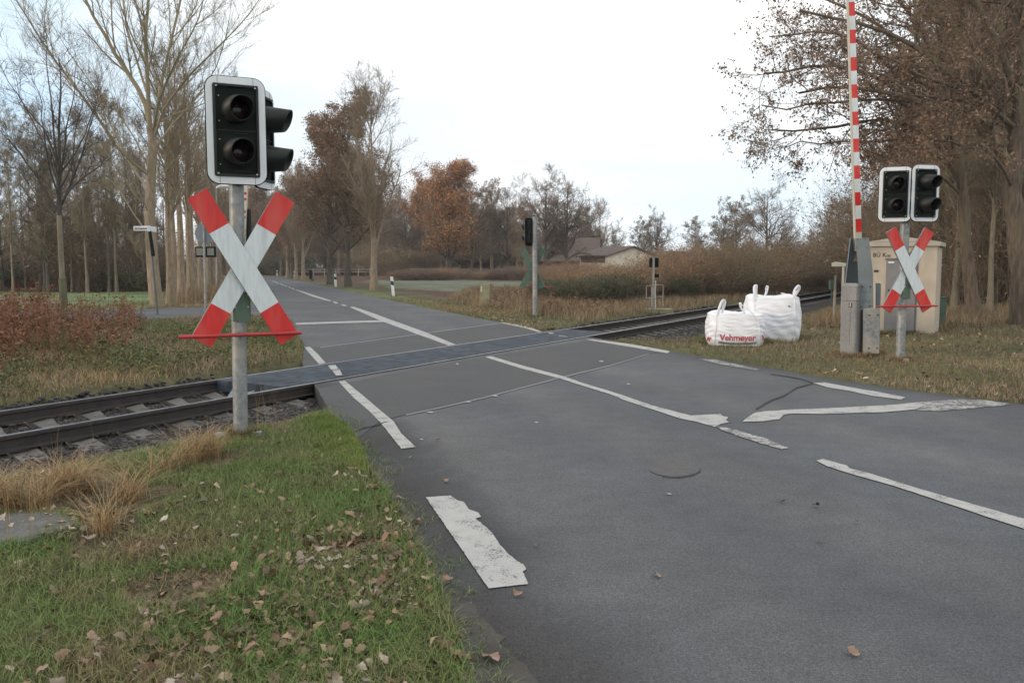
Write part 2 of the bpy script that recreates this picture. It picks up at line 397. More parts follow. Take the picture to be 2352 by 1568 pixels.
def hgt(x, y):
    x = np.asarray(x, float); y = np.asarray(y, float)
    s, p = ST(x, y)
    h = 0.018 * wav(x, y, 1.3, .3) + .012 * wav(x, y, 4.1, 1.1)
    h = h + 0.05 * wav(x, y, .17, 2) * smooth(np.hypot(x, y), 12, 40)
    nb = NB(s, x, y)
    fb = 1.15 + .1 * wav(x, y, .9, 4)
    near = smooth(p, nb, nb + .55); far = smooth(-p, fb, fb + .45)
    depth = -.195
    k = np.maximum(near, far)
    h = h * k + depth * (1 - k)
    # shallow ditch on the far left side of the railway, gentle fall right of the road
    return h
def masks(x, y):
    ins = pip(x, y, ROAD)
    s, p = ST(x, y)
    nb = NB(s, x, y)
    bal = (p < nb + .2) & (p > -1.35)
    return ins, bal
# ================================================================== GROUND
def axis(lo, hi, st_, end, grow=1.16):
    a = list(np.arange(lo, hi + 1e-6, st_))
    d = st_
    while a[-1] < end: d *= grow; a.append(a[-1] + d)
    d = st_
    b = []
    x = lo
    while x > -end: d *= grow; x -= d; b.append(x)
    return np.array(b[::-1] + a)
xs = axis(-14, 24, .17, 1500)
ys = axis(1.5, 42, .17, 1600)
ys = ys[ys > -60]
GXX, GYY = np.meshgrid(xs, ys)
gx = GXX.ravel(); gy = GYY.ravel()
ins, bal = masks(gx, gy)
gz = hgt(gx, gy)
gz = np.where(ins, np.minimum(gz, -.07), gz)
nx, ny = len(xs), len(ys)
ii = np.arange((ny - 1) * (nx - 1)); r_, c_ = ii // (nx - 1), ii % (nx - 1)
q0 = r_ * nx + c_
me = npmesh('ground', np.stack([gx, gy, gz], 1), [np.stack([q0, q0 + 1, q0 + nx + 1, q0 + nx], 1)], True)
# colour zones (what grows or lies there)
col = np.zeros((len(gx), 4), np.float32); col[:, 3] = 1
col[:, :3] = (0.085, 0.080, 0.040)
def zone(poly, c, world=False):
    m_ = pip(gx, gy, poly if world else GX(poly))
    col[m_, :3] = c
zone([(-3000, 716), (-3000, 668), (0, 669), (200, 671), (350, 669), (392, 676), (375, 702), (330, 708), (0, 722), (-900, 722)], (0.125, 0.185, 0.085))
zone([(-3000, 700), (-200, 690), (40, 679), (150, 690), (120, 700), (0, 708), (-3000, 730)], (0.185, 0.165, 0.11))
zone([(-3000, 668), (0, 669), (200, 671), (350, 669), (500, 640), (500, 620), (-3000, 618)], (0.055, 0.042, 0.026))
zone([(500, 655), (500, 690), (600, 690), (620, 660), (590, 633), (560, 632)], (0.25, 0.155, 0.075))
zone([(375, 702), (392, 690), (500, 672), (600, 680), (600, 697), (520, 703)], (0.20, 0.13, 0.07))
zone([(700, 640), (860, 660), (1000, 680), (1080, 692), (1300, 700), (1450, 705), (1900, 665), (2400, 630), (2400, 619), (600, 619), (620, 625)], (0.085, 0.050, 0.034))
zone([(840, 645), (1100, 645), (1380, 650), (1380, 672), (1080, 672), (900, 662)], (0.13, 0.145, 0.10))
zone([(2000, 618), (4000, 618), (4200, 780), (2352, 735), (2150, 760), (1900, 700)], (0.055, 0.038, 0.024))
zone([(660, 645), (840, 668), (1080, 706), (1200, 745), (1247, 763), (1100, 731), (900, 690), (760, 660)], (0.105, 0.125, 0.05))
col[bal, :3] = (0.040, 0.036, 0.034)
dl = distpoly(gx, gy, LEFTEDGE)
k = np.exp(-(dl / .35) ** 2)[:, None] * (~ins[:, None])
col[:, :3] = col[:, :3] * (1 - .6 * k) + np.array((0.035, 0.028, 0.02)) * .6 * k
ca = me.color_attributes.new('cover', 'FLOAT_COLOR', 'POINT')
ca.data.foreach_set('color', col.ravel())
def attrmat(name, attr, noises, rough=.95, bump=.4, bs=30, spec=.2):
    m = bpy.data.materials.new(name); m.use_nodes = True
    t = m.node_tree; N = t.nodes; L = t.links
    b = N['Principled BSDF']; b.inputs['Roughness'].default_value = rough
    b.inputs['Specular IOR Level'].default_value = spec
    at = N.new('ShaderNodeVertexColor'); at.layer_name = attr
    co = N.new('ShaderNodeTexCoord')
    cur = at.outputs['Color']
    for sc_, lo, hi, f0, f1, dt in noises:
        nz = N.new('ShaderNodeTexNoise'); nz.inputs['Scale'].default_value = sc_; nz.inputs['Detail'].default_value = dt
        L.new(co.outputs['Object'], nz.inputs['Vector'])
        r = N.new('ShaderNodeMapRange')
        r.inputs[1].default_value = lo; r.inputs[2].default_value = hi; r.inputs[3].default_value = f0; r.inputs[4].default_value = f1
        L.new(nz.outputs['Fac'], r.inputs[0])
        v = N.new('ShaderNodeVectorMath'); v.operation = 'SCALE'
        L.new(cur, v.inputs[0]); L.new(r.outputs[0], v.inputs['Scale'])
        cur = v.outputs[0]
    L.new(cur, b.inputs['Base Color'])
    nz = N.new('ShaderNodeTexNoise'); nz.inputs['Scale'].default_value = bs; nz.inputs['Detail'].default_value = 7
    L.new(co.outputs['Object'], nz.inputs['Vector'])
    bp = N.new('ShaderNodeBump'); bp.inputs['Strength'].default_value = bump; bp.inputs['Distance'].default_value = .02
    L.new(nz.outputs['Fac'], bp.inputs['Height']); L.new(bp.outputs[0], b.inputs['Normal'])
    return m
gm = attrmat('ground_cover', 'cover', [(.35, .35, .65, .72, 1.25, 5), (6, .35, .65, .7, 1.3, 8)], bump=.6, bs=24)
tag(link('ground', me, None, [gm]), kind='structure')
# ================================================================== ROAD
bm = bmesh.new()
vs = [bm.verts.new((a, b, 0)) for a, b in ROAD]
bm.faces.new(vs)
bm.normal_update()
for x in np.concatenate([np.arange(-6, 0, .12), np.arange(0, 14, .35)]):
    g = bm.verts[:] + bm.edges[:] + bm.faces[:]
    bmesh.ops.bisect_plane(bm, geom=g, plane_co=(x, 0, 0), plane_no=(1, 0, 0))
for y in np.concatenate([np.arange(2.4, 18, .3), np.arange(18, 40, 1.2)]):
    g = bm.verts[:] + bm.edges[:] + bm.faces[:]
    bmesh.ops.bisect_plane(bm, geom=g, plane_co=(0, y, 0), plane_no=(0, 1, 0))
bmesh.ops.triangulate(bm, faces=[f for f in bm.faces if len(f.verts) > 4])
if sum(f.normal.z for f in bm.faces) < 0:
    bmesh.ops.reverse_faces(bm, faces=bm.faces)
be = [e for e in bm.edges if len(e.link_faces) == 1]
ret = bmesh.ops.extrude_edge_only(bm, edges=be)
for v in ret['geom']:
    if isinstance(v, bmesh.types.BMVert): v.co.z = -.34
rme = bpy.data.meshes.new('road'); bm.to_mesh(rme); bm.free()
rv = np.zeros(len(rme.vertices) * 3, np.float32); rme.vertices.foreach_get('co', rv); rv = rv.reshape(-1, 3)
rx, ry = rv[:, 0], rv[:, 1]
rc = np.ones((len(rx), 4), np.float32)
base = np.array((0.074, 0.079, 0.088)); brown = np.array((0.036, 0.034, 0.033)); pale = np.array((0.120, 0.116, 0.110))
rc[:, :3] = base
CL = GX([(2600, 1275), (2352, 1200), (1880, 1056), (1600, 965), (1290, 864), (1115, 819), (1043, 792), (888, 737), (803, 705), (678, 665), (612, 640)])
dc = distpoly(rx, ry, CL)
rc[:, :3] *= (1 + .035 * np.sin(dc * 7.3 + .6 * np.sin(ry * .7)) + .03 * np.sin(dc * 17.1 + 1.0) + .04 * wav(rx, ry, .8, 2))[:, None]
# wheel tracks polished paler, each side of the centre line
for off in (1.0, 2.45):
    k = np.exp(-((dc - off) / .32) ** 2)[:, None] * .38
    rc[:, :3] = rc[:, :3] * (1 - k) + pale * k
dl = distpoly(rx, ry, LEFTEDGE)
LM = GX([(1290, 1568), (1170, 1350), (1000, 1140), (935, 1030), (780, 875)])
dm = distpoly(rx, ry, LM)
k = (np.exp(-(dl / .58) ** 4) * (.85 + .35 * wav(rx, ry, 3.1, 1)))[:, None].clip(0, 1)
rc[:, :3] = rc[:, :3] * (1 - k) + brown * k
k = np.exp(-((dm - .28) / .22) ** 2)[:, None] * .35 * (dl > .6)[:, None]
rc[:, :3] = rc[:, :3] * (1 - k) + pale * k
DB = GX([(1190, 1400), (1260, 1440), (1330, 1495), (1400, 1545), (1470, 1600), (1560, 1680)])
k = (np.exp(-(distpoly(rx, ry, DB) / .075) ** 2) * (.6 + .4 * wav(rx, ry, 9, 1)).clip(0, 1) * .75)[:, None]
rc[:, :3] = rc[:, :3] * (1 - k) + brown * .75 * k
k = (pip(rx, ry, GX([(1000, 1330), (1120, 1352), (1190, 1400), (1260, 1445), (1470, 1600), (1560, 1680), (1085, 1700), (1085, 1568)])) * .45 * (.8 + .4 * wav(rx, ry, 5, 2)).clip(0, 1))[:, None]
rc[:, :3] = rc[:, :3] * (1 - k) + brown * k
dr = distpoly(rx, ry, RIGHTEDGE)
k = (np.exp(-(dr / .22) ** 2) * .7)[:, None]
rc[:, :3] = rc[:, :3] * (1 - k) + brown * k
ca = rme.color_attributes.new('wear', 'FLOAT_COLOR', 'POINT'); ca.data.foreach_set('color', rc.ravel())
rm = attrmat('asphalt', 'wear', [(.45, .35, .65, .84, 1.14, 7), (5, .3, .7, .90, 1.10, 7), (34, .32, .68, .87, 1.13, 3), (75, .33, .67, .76, 1.24, 2), (170, .35, .65, .68, 1.34, 2), (210, .62, .70, 1.0, 1.9, 1)], rough=.86, bump=.10, bs=450, spec=.35)
# stretched streaks along the driving direction
road = tag(link('road', rme, None, [rm]), kind='structure')
def rough_poly(pts, amp, step=.05, seed=1):
    r = random.Random(seed); out = []
    n = len(pts)
    for i in range(n):
        a = Vector(pts[i]); b = Vector(pts[(i + 1) % n]); L = (b - a).length
        k = max(1, int(L / step)) if amp > 0 else 1
        nn = Vector((-(b - a).y, (b - a).x)).normalized() if L > 0 else Vector((0, 0))
        for j in range(k):
            q = a + (b - a) * j / k
            if j > 0: q = q + nn * (r.uniform(-amp, amp) * (1 if r.random() < .35 else .3))
            out.append((q.x, q.y))
    return out
ZN = [0]
def sheet(name, px, z, m, amp=0.0, step=.06, kind='structure', parent=None, seed=1, thick=0):
    ZN[0] += 1; z = z + .0002 * (ZN[0] % 9)
    pts = rough_poly(GX(px, z), amp, step, seed)
    from mathutils.geometry import tessellate_polygon
    bm = bmesh.new(); vs_ = [bm.verts.new((a, b, z)) for a, b in pts]
    for t_ in tessellate_polygon([[Vector((a, b, 0)) for a, b in pts]]):
        try: bm.faces.new([vs_[i_] for i_ in t_])
        except ValueError: pass
    bm.normal_update()
    for f in bm.faces:
        if f.normal.z < 0: f.normal_flip()
    me = bpy.data.meshes.new(name); bm.to_mesh(me); bm.free()
    o = link(name, me, parent, [m])
    return o
PZ = 0.004
sheet('fresh_asphalt', [(948, 947), (1100, 914), (1290, 866), (1489, 812), (1541, 806), (1450, 790), (1376, 778), (1345, 782), (1000, 838), (730, 892), (757, 945), (793, 976), (822, 1005), (870, 968)], PZ, M['patch'], .012, .2, parent=road)
sheet('fresh_asphalt', [(699, 842), (695, 830), (703, 806), (735, 797), (900, 770), (1000, 762), (1150, 742), (1246, 762.5), (1000, 800), (750, 838)], PZ, M['patch'], .012, .25, parent=road)
Z2 = 0.0062
def mark(px, m='mark', amp=.006, name='edge_line', z=Z2, step=.05, seed=3):
    return sheet(name, px, z, M[m], amp, step, parent=road, seed=seed)
mark([(978, 1141), (1035, 1137), (1050, 1148), (1066, 1152), (1076, 1168), (1098, 1176), (1105, 1186), (1092, 1190), (1112, 1206), (1130, 1222), (1148, 1250), (1165, 1268), (1182, 1283), (1203, 1296), (1209, 1306), (1200, 1312), (1213, 1340), (1122, 1350)], 'mark', .0045, 'wide_edge_mark', step=.03)
# crumbled, dirt-covered strips where the asphalt meets the verge
def mudpatch(px, sd): sheet('dirt_patch', px, .0022, M['mud'], .035, .05, parent=road, seed=sd)
mudpatch([(822, 1010), (850, 1050), (880, 1085), (905, 1130), (945, 1175), (975, 1240), (1010, 1290), (1040, 1350), (1075, 1380), (1120, 1430), (1180, 1500), (1240, 1568), (1120, 1600), (1060, 1568), (1040, 1440), (990, 1330), (925, 1180), (860, 1090)], 21)
mark([(778, 876), (792, 874), (830, 905), (868, 937), (905, 968), (921, 994), (940, 1012), (955, 1026), (922, 1030), (895, 996), (874, 970), (850, 945), (812, 913)], 'mark', .004)
mark([(699, 797), (712, 796), (730, 813), (748, 833), (733, 836), (716, 817)], 'mark', .004)
mark([(803, 705), (812, 704), (860, 720), (900, 735), (970, 760), (1047, 791), (1030, 793), (955, 766), (878, 738)], 'mark', 0, 'centre_line')
mark([(763, 693), (769, 692.2), (778, 696), (771, 697)], 'mark', 0, 'centre_dash')
mark([(782, 699.2), (789, 698.5), (798, 702), (790, 702.8)], 'mark', 0, 'centre_dash')
mark([(678, 665), (681, 664.6), (762, 690.6), (755, 691.4), (715, 680)], 'mark', 0, 'centre_line')
for q in ([(669, 661.2), (672, 661), (677.5, 665), (674, 665.2)], [(661, 658.6), (664, 658.3), (669, 661.3), (666, 661.7)], [(653, 655.6), (656, 655.3), (661, 658.2), (658, 658.5)], [(642, 651), (644.5, 650.7), (654, 655.7), (651, 656)], [(625, 645), (627, 644.7), (642, 651.2), (640, 651.5)], [(618, 643), (619.5, 642.8), (622, 644), (620.5, 644.2)], [(611.5, 640.4), (613, 640.2), (616, 641.6), (614.5, 641.8)], [(605, 637.8), (606, 637.7), (609, 639.2), (608, 639.3)]):
    mark(q, 'mark', 0, 'centre_dash')
mark([(680, 741.3), (780, 738), (885, 734.8), (893, 739), (780, 742), (679, 745.5)], 'mark', 0, 'stop_line')
mark([(1147, 740.6), (1160, 740.4), (1185, 744.5), (1215, 750.5), (1246, 761.8), (1238, 762.6), (1205, 753)], 'mark', 0)
mark([(1114, 819.5), (1128, 817.5), (1200, 839), (1292, 863), (1283, 868), (1195, 845)], 'mark', .003, 'centre_line')
mark([(1283, 868), (1292, 863), (1345, 881), (1415, 902), (1500, 931), (1588, 954), (1600, 968), (1560, 960), (1500, 940), (1430, 917), (1405, 906), (1340, 886)], 'mark', .005, 'centre_line', seed=5)
mark([(1586, 953.5), (1655, 950), (1660, 955), (1672, 957), (1668, 965), (1675, 969), (1655, 973), (1642, 980), (1600, 968)], 'mark', .004, 'stop_line')
mark([(1642, 978), (1660, 979), (1700, 990), (1760, 1006), (1812, 1028), (1795, 1031), (1740, 1015), (1690, 999), (1655, 986)], 'markworn', .010, 'centre_line', seed=8)
mark([(1875, 1057), (1890, 1053), (1915, 1060), (1945, 1068), (1952, 1075), (2000, 1087), (2100, 1118), (2200, 1147), (2352, 1190), (2600, 1262), (2600, 1283), (2352, 1213), (2280, 1190), (2200, 1163), (2050, 1114), (1950, 1086), (1900, 1070)], 'mark', .004, 'centre_line', seed=9)
mark([(1705, 968), (1718, 957), (1735, 947), (1755, 944), (1815, 940), (1900, 937), (1960, 934), (2050, 929), (2110, 923), (2125, 930), (2100, 940), (2030, 946), (1950, 948), (1890, 950), (1820, 949), (1800, 952), (1790, 962), (1750, 967)], 'mark', .005, 'stop_line', seed=11)
mark([(2110, 923), (2200, 916.5), (2260, 918), (2325, 928), (2290, 932), (2220, 938), (2160, 944), (2100, 941), (2125, 930)], 'markworn', .01, 'stop_line', seed=12)
mark([(1345, 779.5), (1362, 779), (1450, 790), (1540, 806.5), (1533, 811), (1440, 795)], 'mark', .003)
mark([(1605, 824), (1640, 825), (1690, 836), (1747, 848), (1735, 850), (1680, 841), (1640, 833)], 'markworn', .006, seed=4)
mark([(1868, 879), (1895, 878), (1960, 890), (2020, 900), (2080, 912), (2070, 917), (2000, 908), (1950, 897), (1900, 889)], 'mark', .005, seed=6)
mark([(932, 951), (1020, 932), (1110, 912), (1290, 865), (1400, 838), (1490, 811.6), (1491, 813), (1400, 840.5), (1290, 867.5), (1110, 914.6), (1020, 935), (934, 953.5)], None or 'seal', .004, 'sealed_joint', z=.006, step=.1)
mark([(1000, 761), (1150, 741.5), (1150, 742.6), (1000, 762.6), (735, 798.5), (735, 797)], 'seal', .004, 'sealed_joint', z=.006, step=.2)
mark([(815, 988), (835, 981), (868, 973), (890, 966), (889, 967.5), (868, 975), (835, 983), (816, 990)], 'crack', .001, 'crack', z=.010, step=.5)
mark([(1735, 938), (1770, 917), (1800, 907), (1830, 888), (1868, 878.5), (1868, 880), (1831, 890), (1801, 909), (1772, 919), (1737, 940)], 'crack', .004, 'crack', z=.010)
mark([(1770, 857.5), (1805, 862), (1838, 868), (1868, 877.5), (1866, 878.5), (1838, 869.5), (1805, 863.5), (1770, 858.7)], 'crack', .003, 'crack', z=.010)
cpx = [(1550 + 58 * math.cos(t) * (1 + .05 * math.sin(3 * t)), 1073 + 21 * math.sin(t)) for t in np.linspace(0, 2 * math.pi, 26)[:-1]]
mark(cpx, 'manhole', .004, 'manhole_patch', z=.005)
mark([(1608, 1072), (1606, 1081), (1590, 1090), (1560, 1095), (1520, 1093), (1521, 1094.5), (1560, 1096.6), (1592, 1091.5), (1608.5, 1082)], 'crack', .002, 'crack', z=.007)
# paint flakes
for i, (a, b, ww) in enumerate([(1137, 908, 9), (1075, 922, 8), (1232, 969, 6), (1443, 881, 5), (1381, 829, 7), (1536, 1133, 8), (988, 946, 10), (968, 1008, 5), (1050, 835, 4), (757, 996, 4)]):
    sheet('paint_fleck', [(a - ww, b), (a, b - 1.4), (a + ww, b + .4), (a + 2, b + 1.8)], .0075, M['mark'], .003, .03, parent=road, seed=i)
# ================================================================== RAILWAY TRACK
SL0 = ST(*GX([(-350, 1065)])[0])[0]
track = empty('railway_track', TC, 0, label='rusty railway line on concrete sleepers crossing the road', cat='railway track')
def tl(s, p, z):
    v = U * s + Nn * p
    return (v.x, v.y, z)
prof = [(-.07, -.142), (.07, -.142), (.07, -.132), (.012, -.118), (.010, -.045), (.036, -.034), (.036, -.004), (.028, .004), (-.028, .004), (-.036, -.004), (-.036, -.034), (-.010, -.045), (-.012, -.118), (-.07, -.132)]
for side in (1, -1):
    mb = MB()
    cuts = np.concatenate([np.arange(SL0 - 3, 40, 2.0), np.arange(40, 160, 12.0)])
    n = len(prof)
    vs = [tl(s, side * GAUGE / 2 + a, b + .008) for s in cuts for a, b in prof]
    for i in range(len(cuts) - 1):
        for j in range(n):
            k = (j + 1) % n
            mb.f.append([i * n + j, i * n + k, (i + 1) * n + k, (i + 1) * n + j])
            mb.m.append(1 if j == 7 else 0); mb.s.append(False)
    mb.v = [Vector(v) for v in vs]
    mb.build('rail', [M['rail'], M['railtop']], track)
SKEW = math.radians(-17)
sd_ = (Nn * math.cos(SKEW) + U * math.sin(SKEW) * 1).normalized()
def sleeper(s, length=2.4, wd=.25):
    mb = MB()
    poly = [(-length / 2, -wd / 2), (-.55, -wd / 2), (-.35, -wd * .40), (.35, -wd * .40), (.55, -wd / 2), (length / 2, -wd / 2), (length / 2, wd / 2), (.55, wd / 2), (.35, wd * .40), (-.35, wd * .40), (-.55, wd / 2), (-length / 2, wd / 2)]
    zt = lambda a: -.172 if abs(a) > .52 else (-.195 if abs(a) < .36 else -.185)
    top = []; bot = []
    for a, b in poly:
        v = U * (s + b) + sd_ * a
        zz = -.138 - (.02 if abs(a) < .4 else 0) - (.035 if abs(a) > length / 2 - .01 else 0)
        top.append((v.x, v.y, zz)); bot.append((v.x, v.y, -.36))
    m = len(poly)
    mb.add(top + bot, [tuple(range(m - 1, -1, -1))] + [(i, (i + 1) % m, m + (i + 1) % m, m + i) for i in range(m)], 0)
    mb.build('sleeper', M['sleeper'], track)
# measured sleeper positions on the left; regular spacing elsewhere
sref = ST(*GX([(309, 948)], -.18)[0])[0]
SP = (ST(*GX([(399, 933)], -.18)[0])[0] - ST(*GX([(202, 966)], -.18)[0])[0]) / 2
print('sleeper spacing', SP)
i = 0
s = sref
while s > SL0 - 1: s -= SP
while s < 62:
    if not (S_CROSS0 + .45 < s < S_CROSS1 - .3): sleeper(s)
    s += SP
# rubber crossing panels between the rails
pan = empty('level_crossing_deck', TC, 0, label='blue-grey rubber panels filling the gap between the rails in the road', cat='crossing deck')
hg = GAUGE / 2
sa = ST(*GX([(500, 875)])[0])[0]; sb = ST(*GX([(652, 890)])[0])[0]
sc1 = ST(*GX([(1310, 757)])[0])[0]; sd1 = ST(*GX([(1408, 764)])[0])[0]
a1_, b1_ = -(hg - .045), hg - .075
jn = [(sa, sb), (S_CROSS0 + .1, S_CROSS0 + .25)]
nj = 7
for k in range(1, nj): jn.append((S_CROSS0 + .1 + (S_CROSS1 - S_CROSS0) * k / nj, S_CROSS0 + .1 + (S_CROSS1 - S_CROSS0) * k / nj))
jn.append((sc1, sd1))
for (l0, l1), (r0, r1) in zip(jn[:-1], jn[1:]):
    g = .004
    mb = MB()
    mb.add([tl(l0 + g, a1_, .012), tl(r0 - g, a1_, .012), tl(r1 - g, b1_, .012), tl(l1 + g, b1_, .012), tl(l0 + g, a1_, -.13), tl(r0 - g, a1_, -.13), tl(r1 - g, b1_, -.13), tl(l1 + g, b1_, -.13)],
           [(0, 1, 2, 3), (7, 6, 5, 4), (0, 4, 5, 1), (1, 5, 6, 2), (2, 6, 7, 3), (3, 7, 4, 0)])
    mb.build('panel', M['rubber'], pan)
mb = MB(); mb.add([tl(S_CROSS0 - .3, b1_ - .01, .0045), tl(S_CROSS1 + .2, b1_ - .01, .0045), tl(S_CROSS1 + .2, hg - .03, .0045), tl(S_CROSS0 - .3, hg - .03, .0045)], [(0, 1, 2, 3)])
mb.build('wheel_groove', M['groove'], pan)
for side in (1, -1):
    mb = MB(); mb.add([tl(S_CROSS0 - .0, side * (hg + .036), .0060), tl(S_CROSS1 + .0, side * (hg + .036), .0060), tl(S_CROSS1, side * (hg + .058), .0060), tl(S_CROSS0, side * (hg + .058), .0060)], [(0, 1, 2, 3)])
    mb.build('joint_gap', M['groove'], pan)
def wq(px, py, z): v = G(px, py, z) - TC; return (v.x, v.y, z)
mb = MB()
t1, t2, t3, t4 = wq(545, 876, .0), wq(603, 884, .0), wq(572, 905, -.13), wq(522, 911, -.13)
lo = lambda v: (v[0], v[1], v[2] - .02)
mb.add([t1, t2, t3, t4, lo(t1), lo(t2), lo(t3), lo(t4)], [(0, 1, 2, 3), (4, 5, 6, 7), (0, 1, 5, 4), (1, 2, 6, 5), (2, 3, 7, 6), (3, 0, 4, 7)])
mb.build('deflector_plate', M['armgrey'], pan)
ZP = .0165
for q in ([(753, 839), (770, 837.5), (778, 847), (761, 849)], [(763, 850), (780, 848.5), (787, 861), (772, 862)], [(1258, 764), (1268, 763.6), (1274, 766), (1262, 766)], [(1283, 769.6), (1300, 772), (1305, 773.6), (1284, 771.2)]):
    o = sheet('line_mark', q, ZP, M['mark'], .004, .04, seed=2); o.parent = pan; o.matrix_parent_inverse = Matrix.Translation(-TC)
# ================================================================== BALLAST STONES (stuff)
def stones(name, n, sampler, size):
    P = sampler(n)
    n = len(P)
    # base: irregular octahedron-ish 8 vert box jittered
    base = np.array([(-1, -1, -.7), (1, -1, -.7), (1, 1, -.7), (-1, 1, -.7), (-.7, -.6, .7), (.8, -.7, .6), (.6, .8, .75), (-.8, .6, .55)])
    V = base[None] * (1 + rng.uniform(-.35, .35, (n, 8, 3)))
    sz = rng.uniform(size[0], size[1], (n, 1, 1)) * np.stack([rng.uniform(.7, 1.3, n), rng.uniform(.6, 1.1, n), rng.uniform(.5, .9, n)], 1)[:, None, :]
    V = V * sz
    a = rng.uniform(0, 6.28, n); tx = rng.uniform(-.6, .6, n)
    ca_, sa_ = np.cos(a)[:, None], np.sin(a)[:, None]; cb, sb_ = np.cos(tx)[:, None], np.sin(tx)[:, None]
    x, y, z = V[..., 0], V[..., 1], V[..., 2]
    y, z = y * cb - z * sb_, y * sb_ + z * cb
    x, y = x * ca_ - y * sa_, x * sa_ + y * ca_
    V = np.stack([x + P[:, :1], y + P[:, 1:2], z + P[:, 2:3]], -1).reshape(-1, 3)
    F = np.array([(0, 3, 2, 1), (4, 5, 6, 7), (0, 1, 5, 4), (1, 2, 6, 5), (2, 3, 7, 6), (3, 0, 4, 7)])
    F = (F[None] + (np.arange(n) * 8)[:, None, None]).reshape(-1, 4)
    return link(name, npmesh(name, V, [F]), None, [M['ballast']])
def balsamp(s0, s1, p0, p1):
    def f(n):
        s = rng.uniform(s0, s1, n); p = rng.uniform(p0, p1, n)
        x = TC.x + U.x * s + Nn.x * p; y = TC.y + U.y * s + Nn.y * p
        z = hgt(x, y)
        ok = (~pip(x, y, ROAD)) & (z < -.08 + rng.uniform(-.06, .03, n)) & ((abs(abs(p) - hg) > .09)) & (y > 2)
        z = z + .02 + rng.uniform(-.01, .02, n) + np.where(abs(p) < hg, -.02, np.where(abs(p) < 1.32, -.022, .0))
        return np.stack([x, y, z], 1)[ok]
    return f
b1 = stones('ballast', 26000, balsamp(SL0 - 1, S_CROSS0 + .5, -1.5, 2.5), (.014, .034))
tag(b1, kind='stuff', label='dark crushed stone ballast around the left rails')
b2 = stones('ballast', 26000, balsamp(S_CROSS1 - .6, S_CROSS1 + 17, -1.7, 3.0), (.018, .04))
tag(b2, kind='stuff', label='dark crushed stone ballast beside the track behind the white bags')
# ================================================================== TEXT
def text_mesh(s, size, extrude=0.0015, bold=0.0, sx=1.0, spacing=1.0, italic=0.0):
    c = bpy.data.curves.new('t', 'FONT'); c.body = s; c.size = size; c.extrude = extrude; c.offset = bold
    c.align_x = 'CENTER'; c.align_y = 'CENTER'; c.space_character = spacing; c.resolution_u = 4; c.shear = italic
    o = bpy.data.objects.new('t', c); COL.objects.link(o)
    bpy.context.view_layer.update()
    me = bpy.data.meshes.new_from_object(o.evaluated_get(bpy.context.evaluated_depsgraph_get()))
    bpy.data.objects.remove(o); bpy.data.curves.remove(c)
    # stand it up: x right, z up, facing -y
    for v in me.vertices:
        x, y, z = v.co; v.co = (x * sx, -z, y)
    me.update()
    return me
def text(name, s, size, loc, rz, m, parent, **k):
    me = text_mesh(s, size, **k)
    o = link(name, me, parent, [m]); o.location = loc; o.rotation_euler = (0, 0, rz)
    return o
# ================================================================== CROSSING SIGNALS
def rrect(w, h, r, n=6):
    pts = []
    for cx, cz, a0 in ((w / 2 - r, h / 2 - r, 0), (-w / 2 + r, h / 2 - r, 90), (-w / 2 + r, -h / 2 + r, 180), (w / 2 - r, -h / 2 + r, 270)):
        for i in range(n + 1):
            a = R(a0 + 90 * i / n); pts.append((cx + r * math.cos(a), cz + r * math.sin(a)))
    return pts
def hood_mesh(r0, r1, lt, lb, n=32):
    mb = MB(); ro = []
    for rr, dr in ((0, 0), (0, -.008)):
        ring0 = []; ring1 = []
        for j in range(n):
            th = 2 * math.pi * j / n
            c, s_ = math.cos(th), math.sin(th)
            L = lb + (lt - lb) * (.5 + .5 * s_) ** .7
            a = r0 + dr; b = r0 + (r1 - r0) * L / lt + dr
            ring0.append((a * c, 0, a * s_)); ring1.append((b * c, -L, b * s_ - .012 * L / lt))
        ro.append((ring0, ring1))
    vs = ro[0][0] + ro[0][1] + ro[1][0] + ro[1][1]
    f = []
    for j in range(n):
        k = (j + 1) % n
        f += [(j, k, n + k, n + j), (2 * n + k, 2 * n + j, 3 * n + j, 3 * n + k), (n + j, n + k, 3 * n + k, 3 * n + j)]
    mb.add(vs, f, 0, True)
    return mb
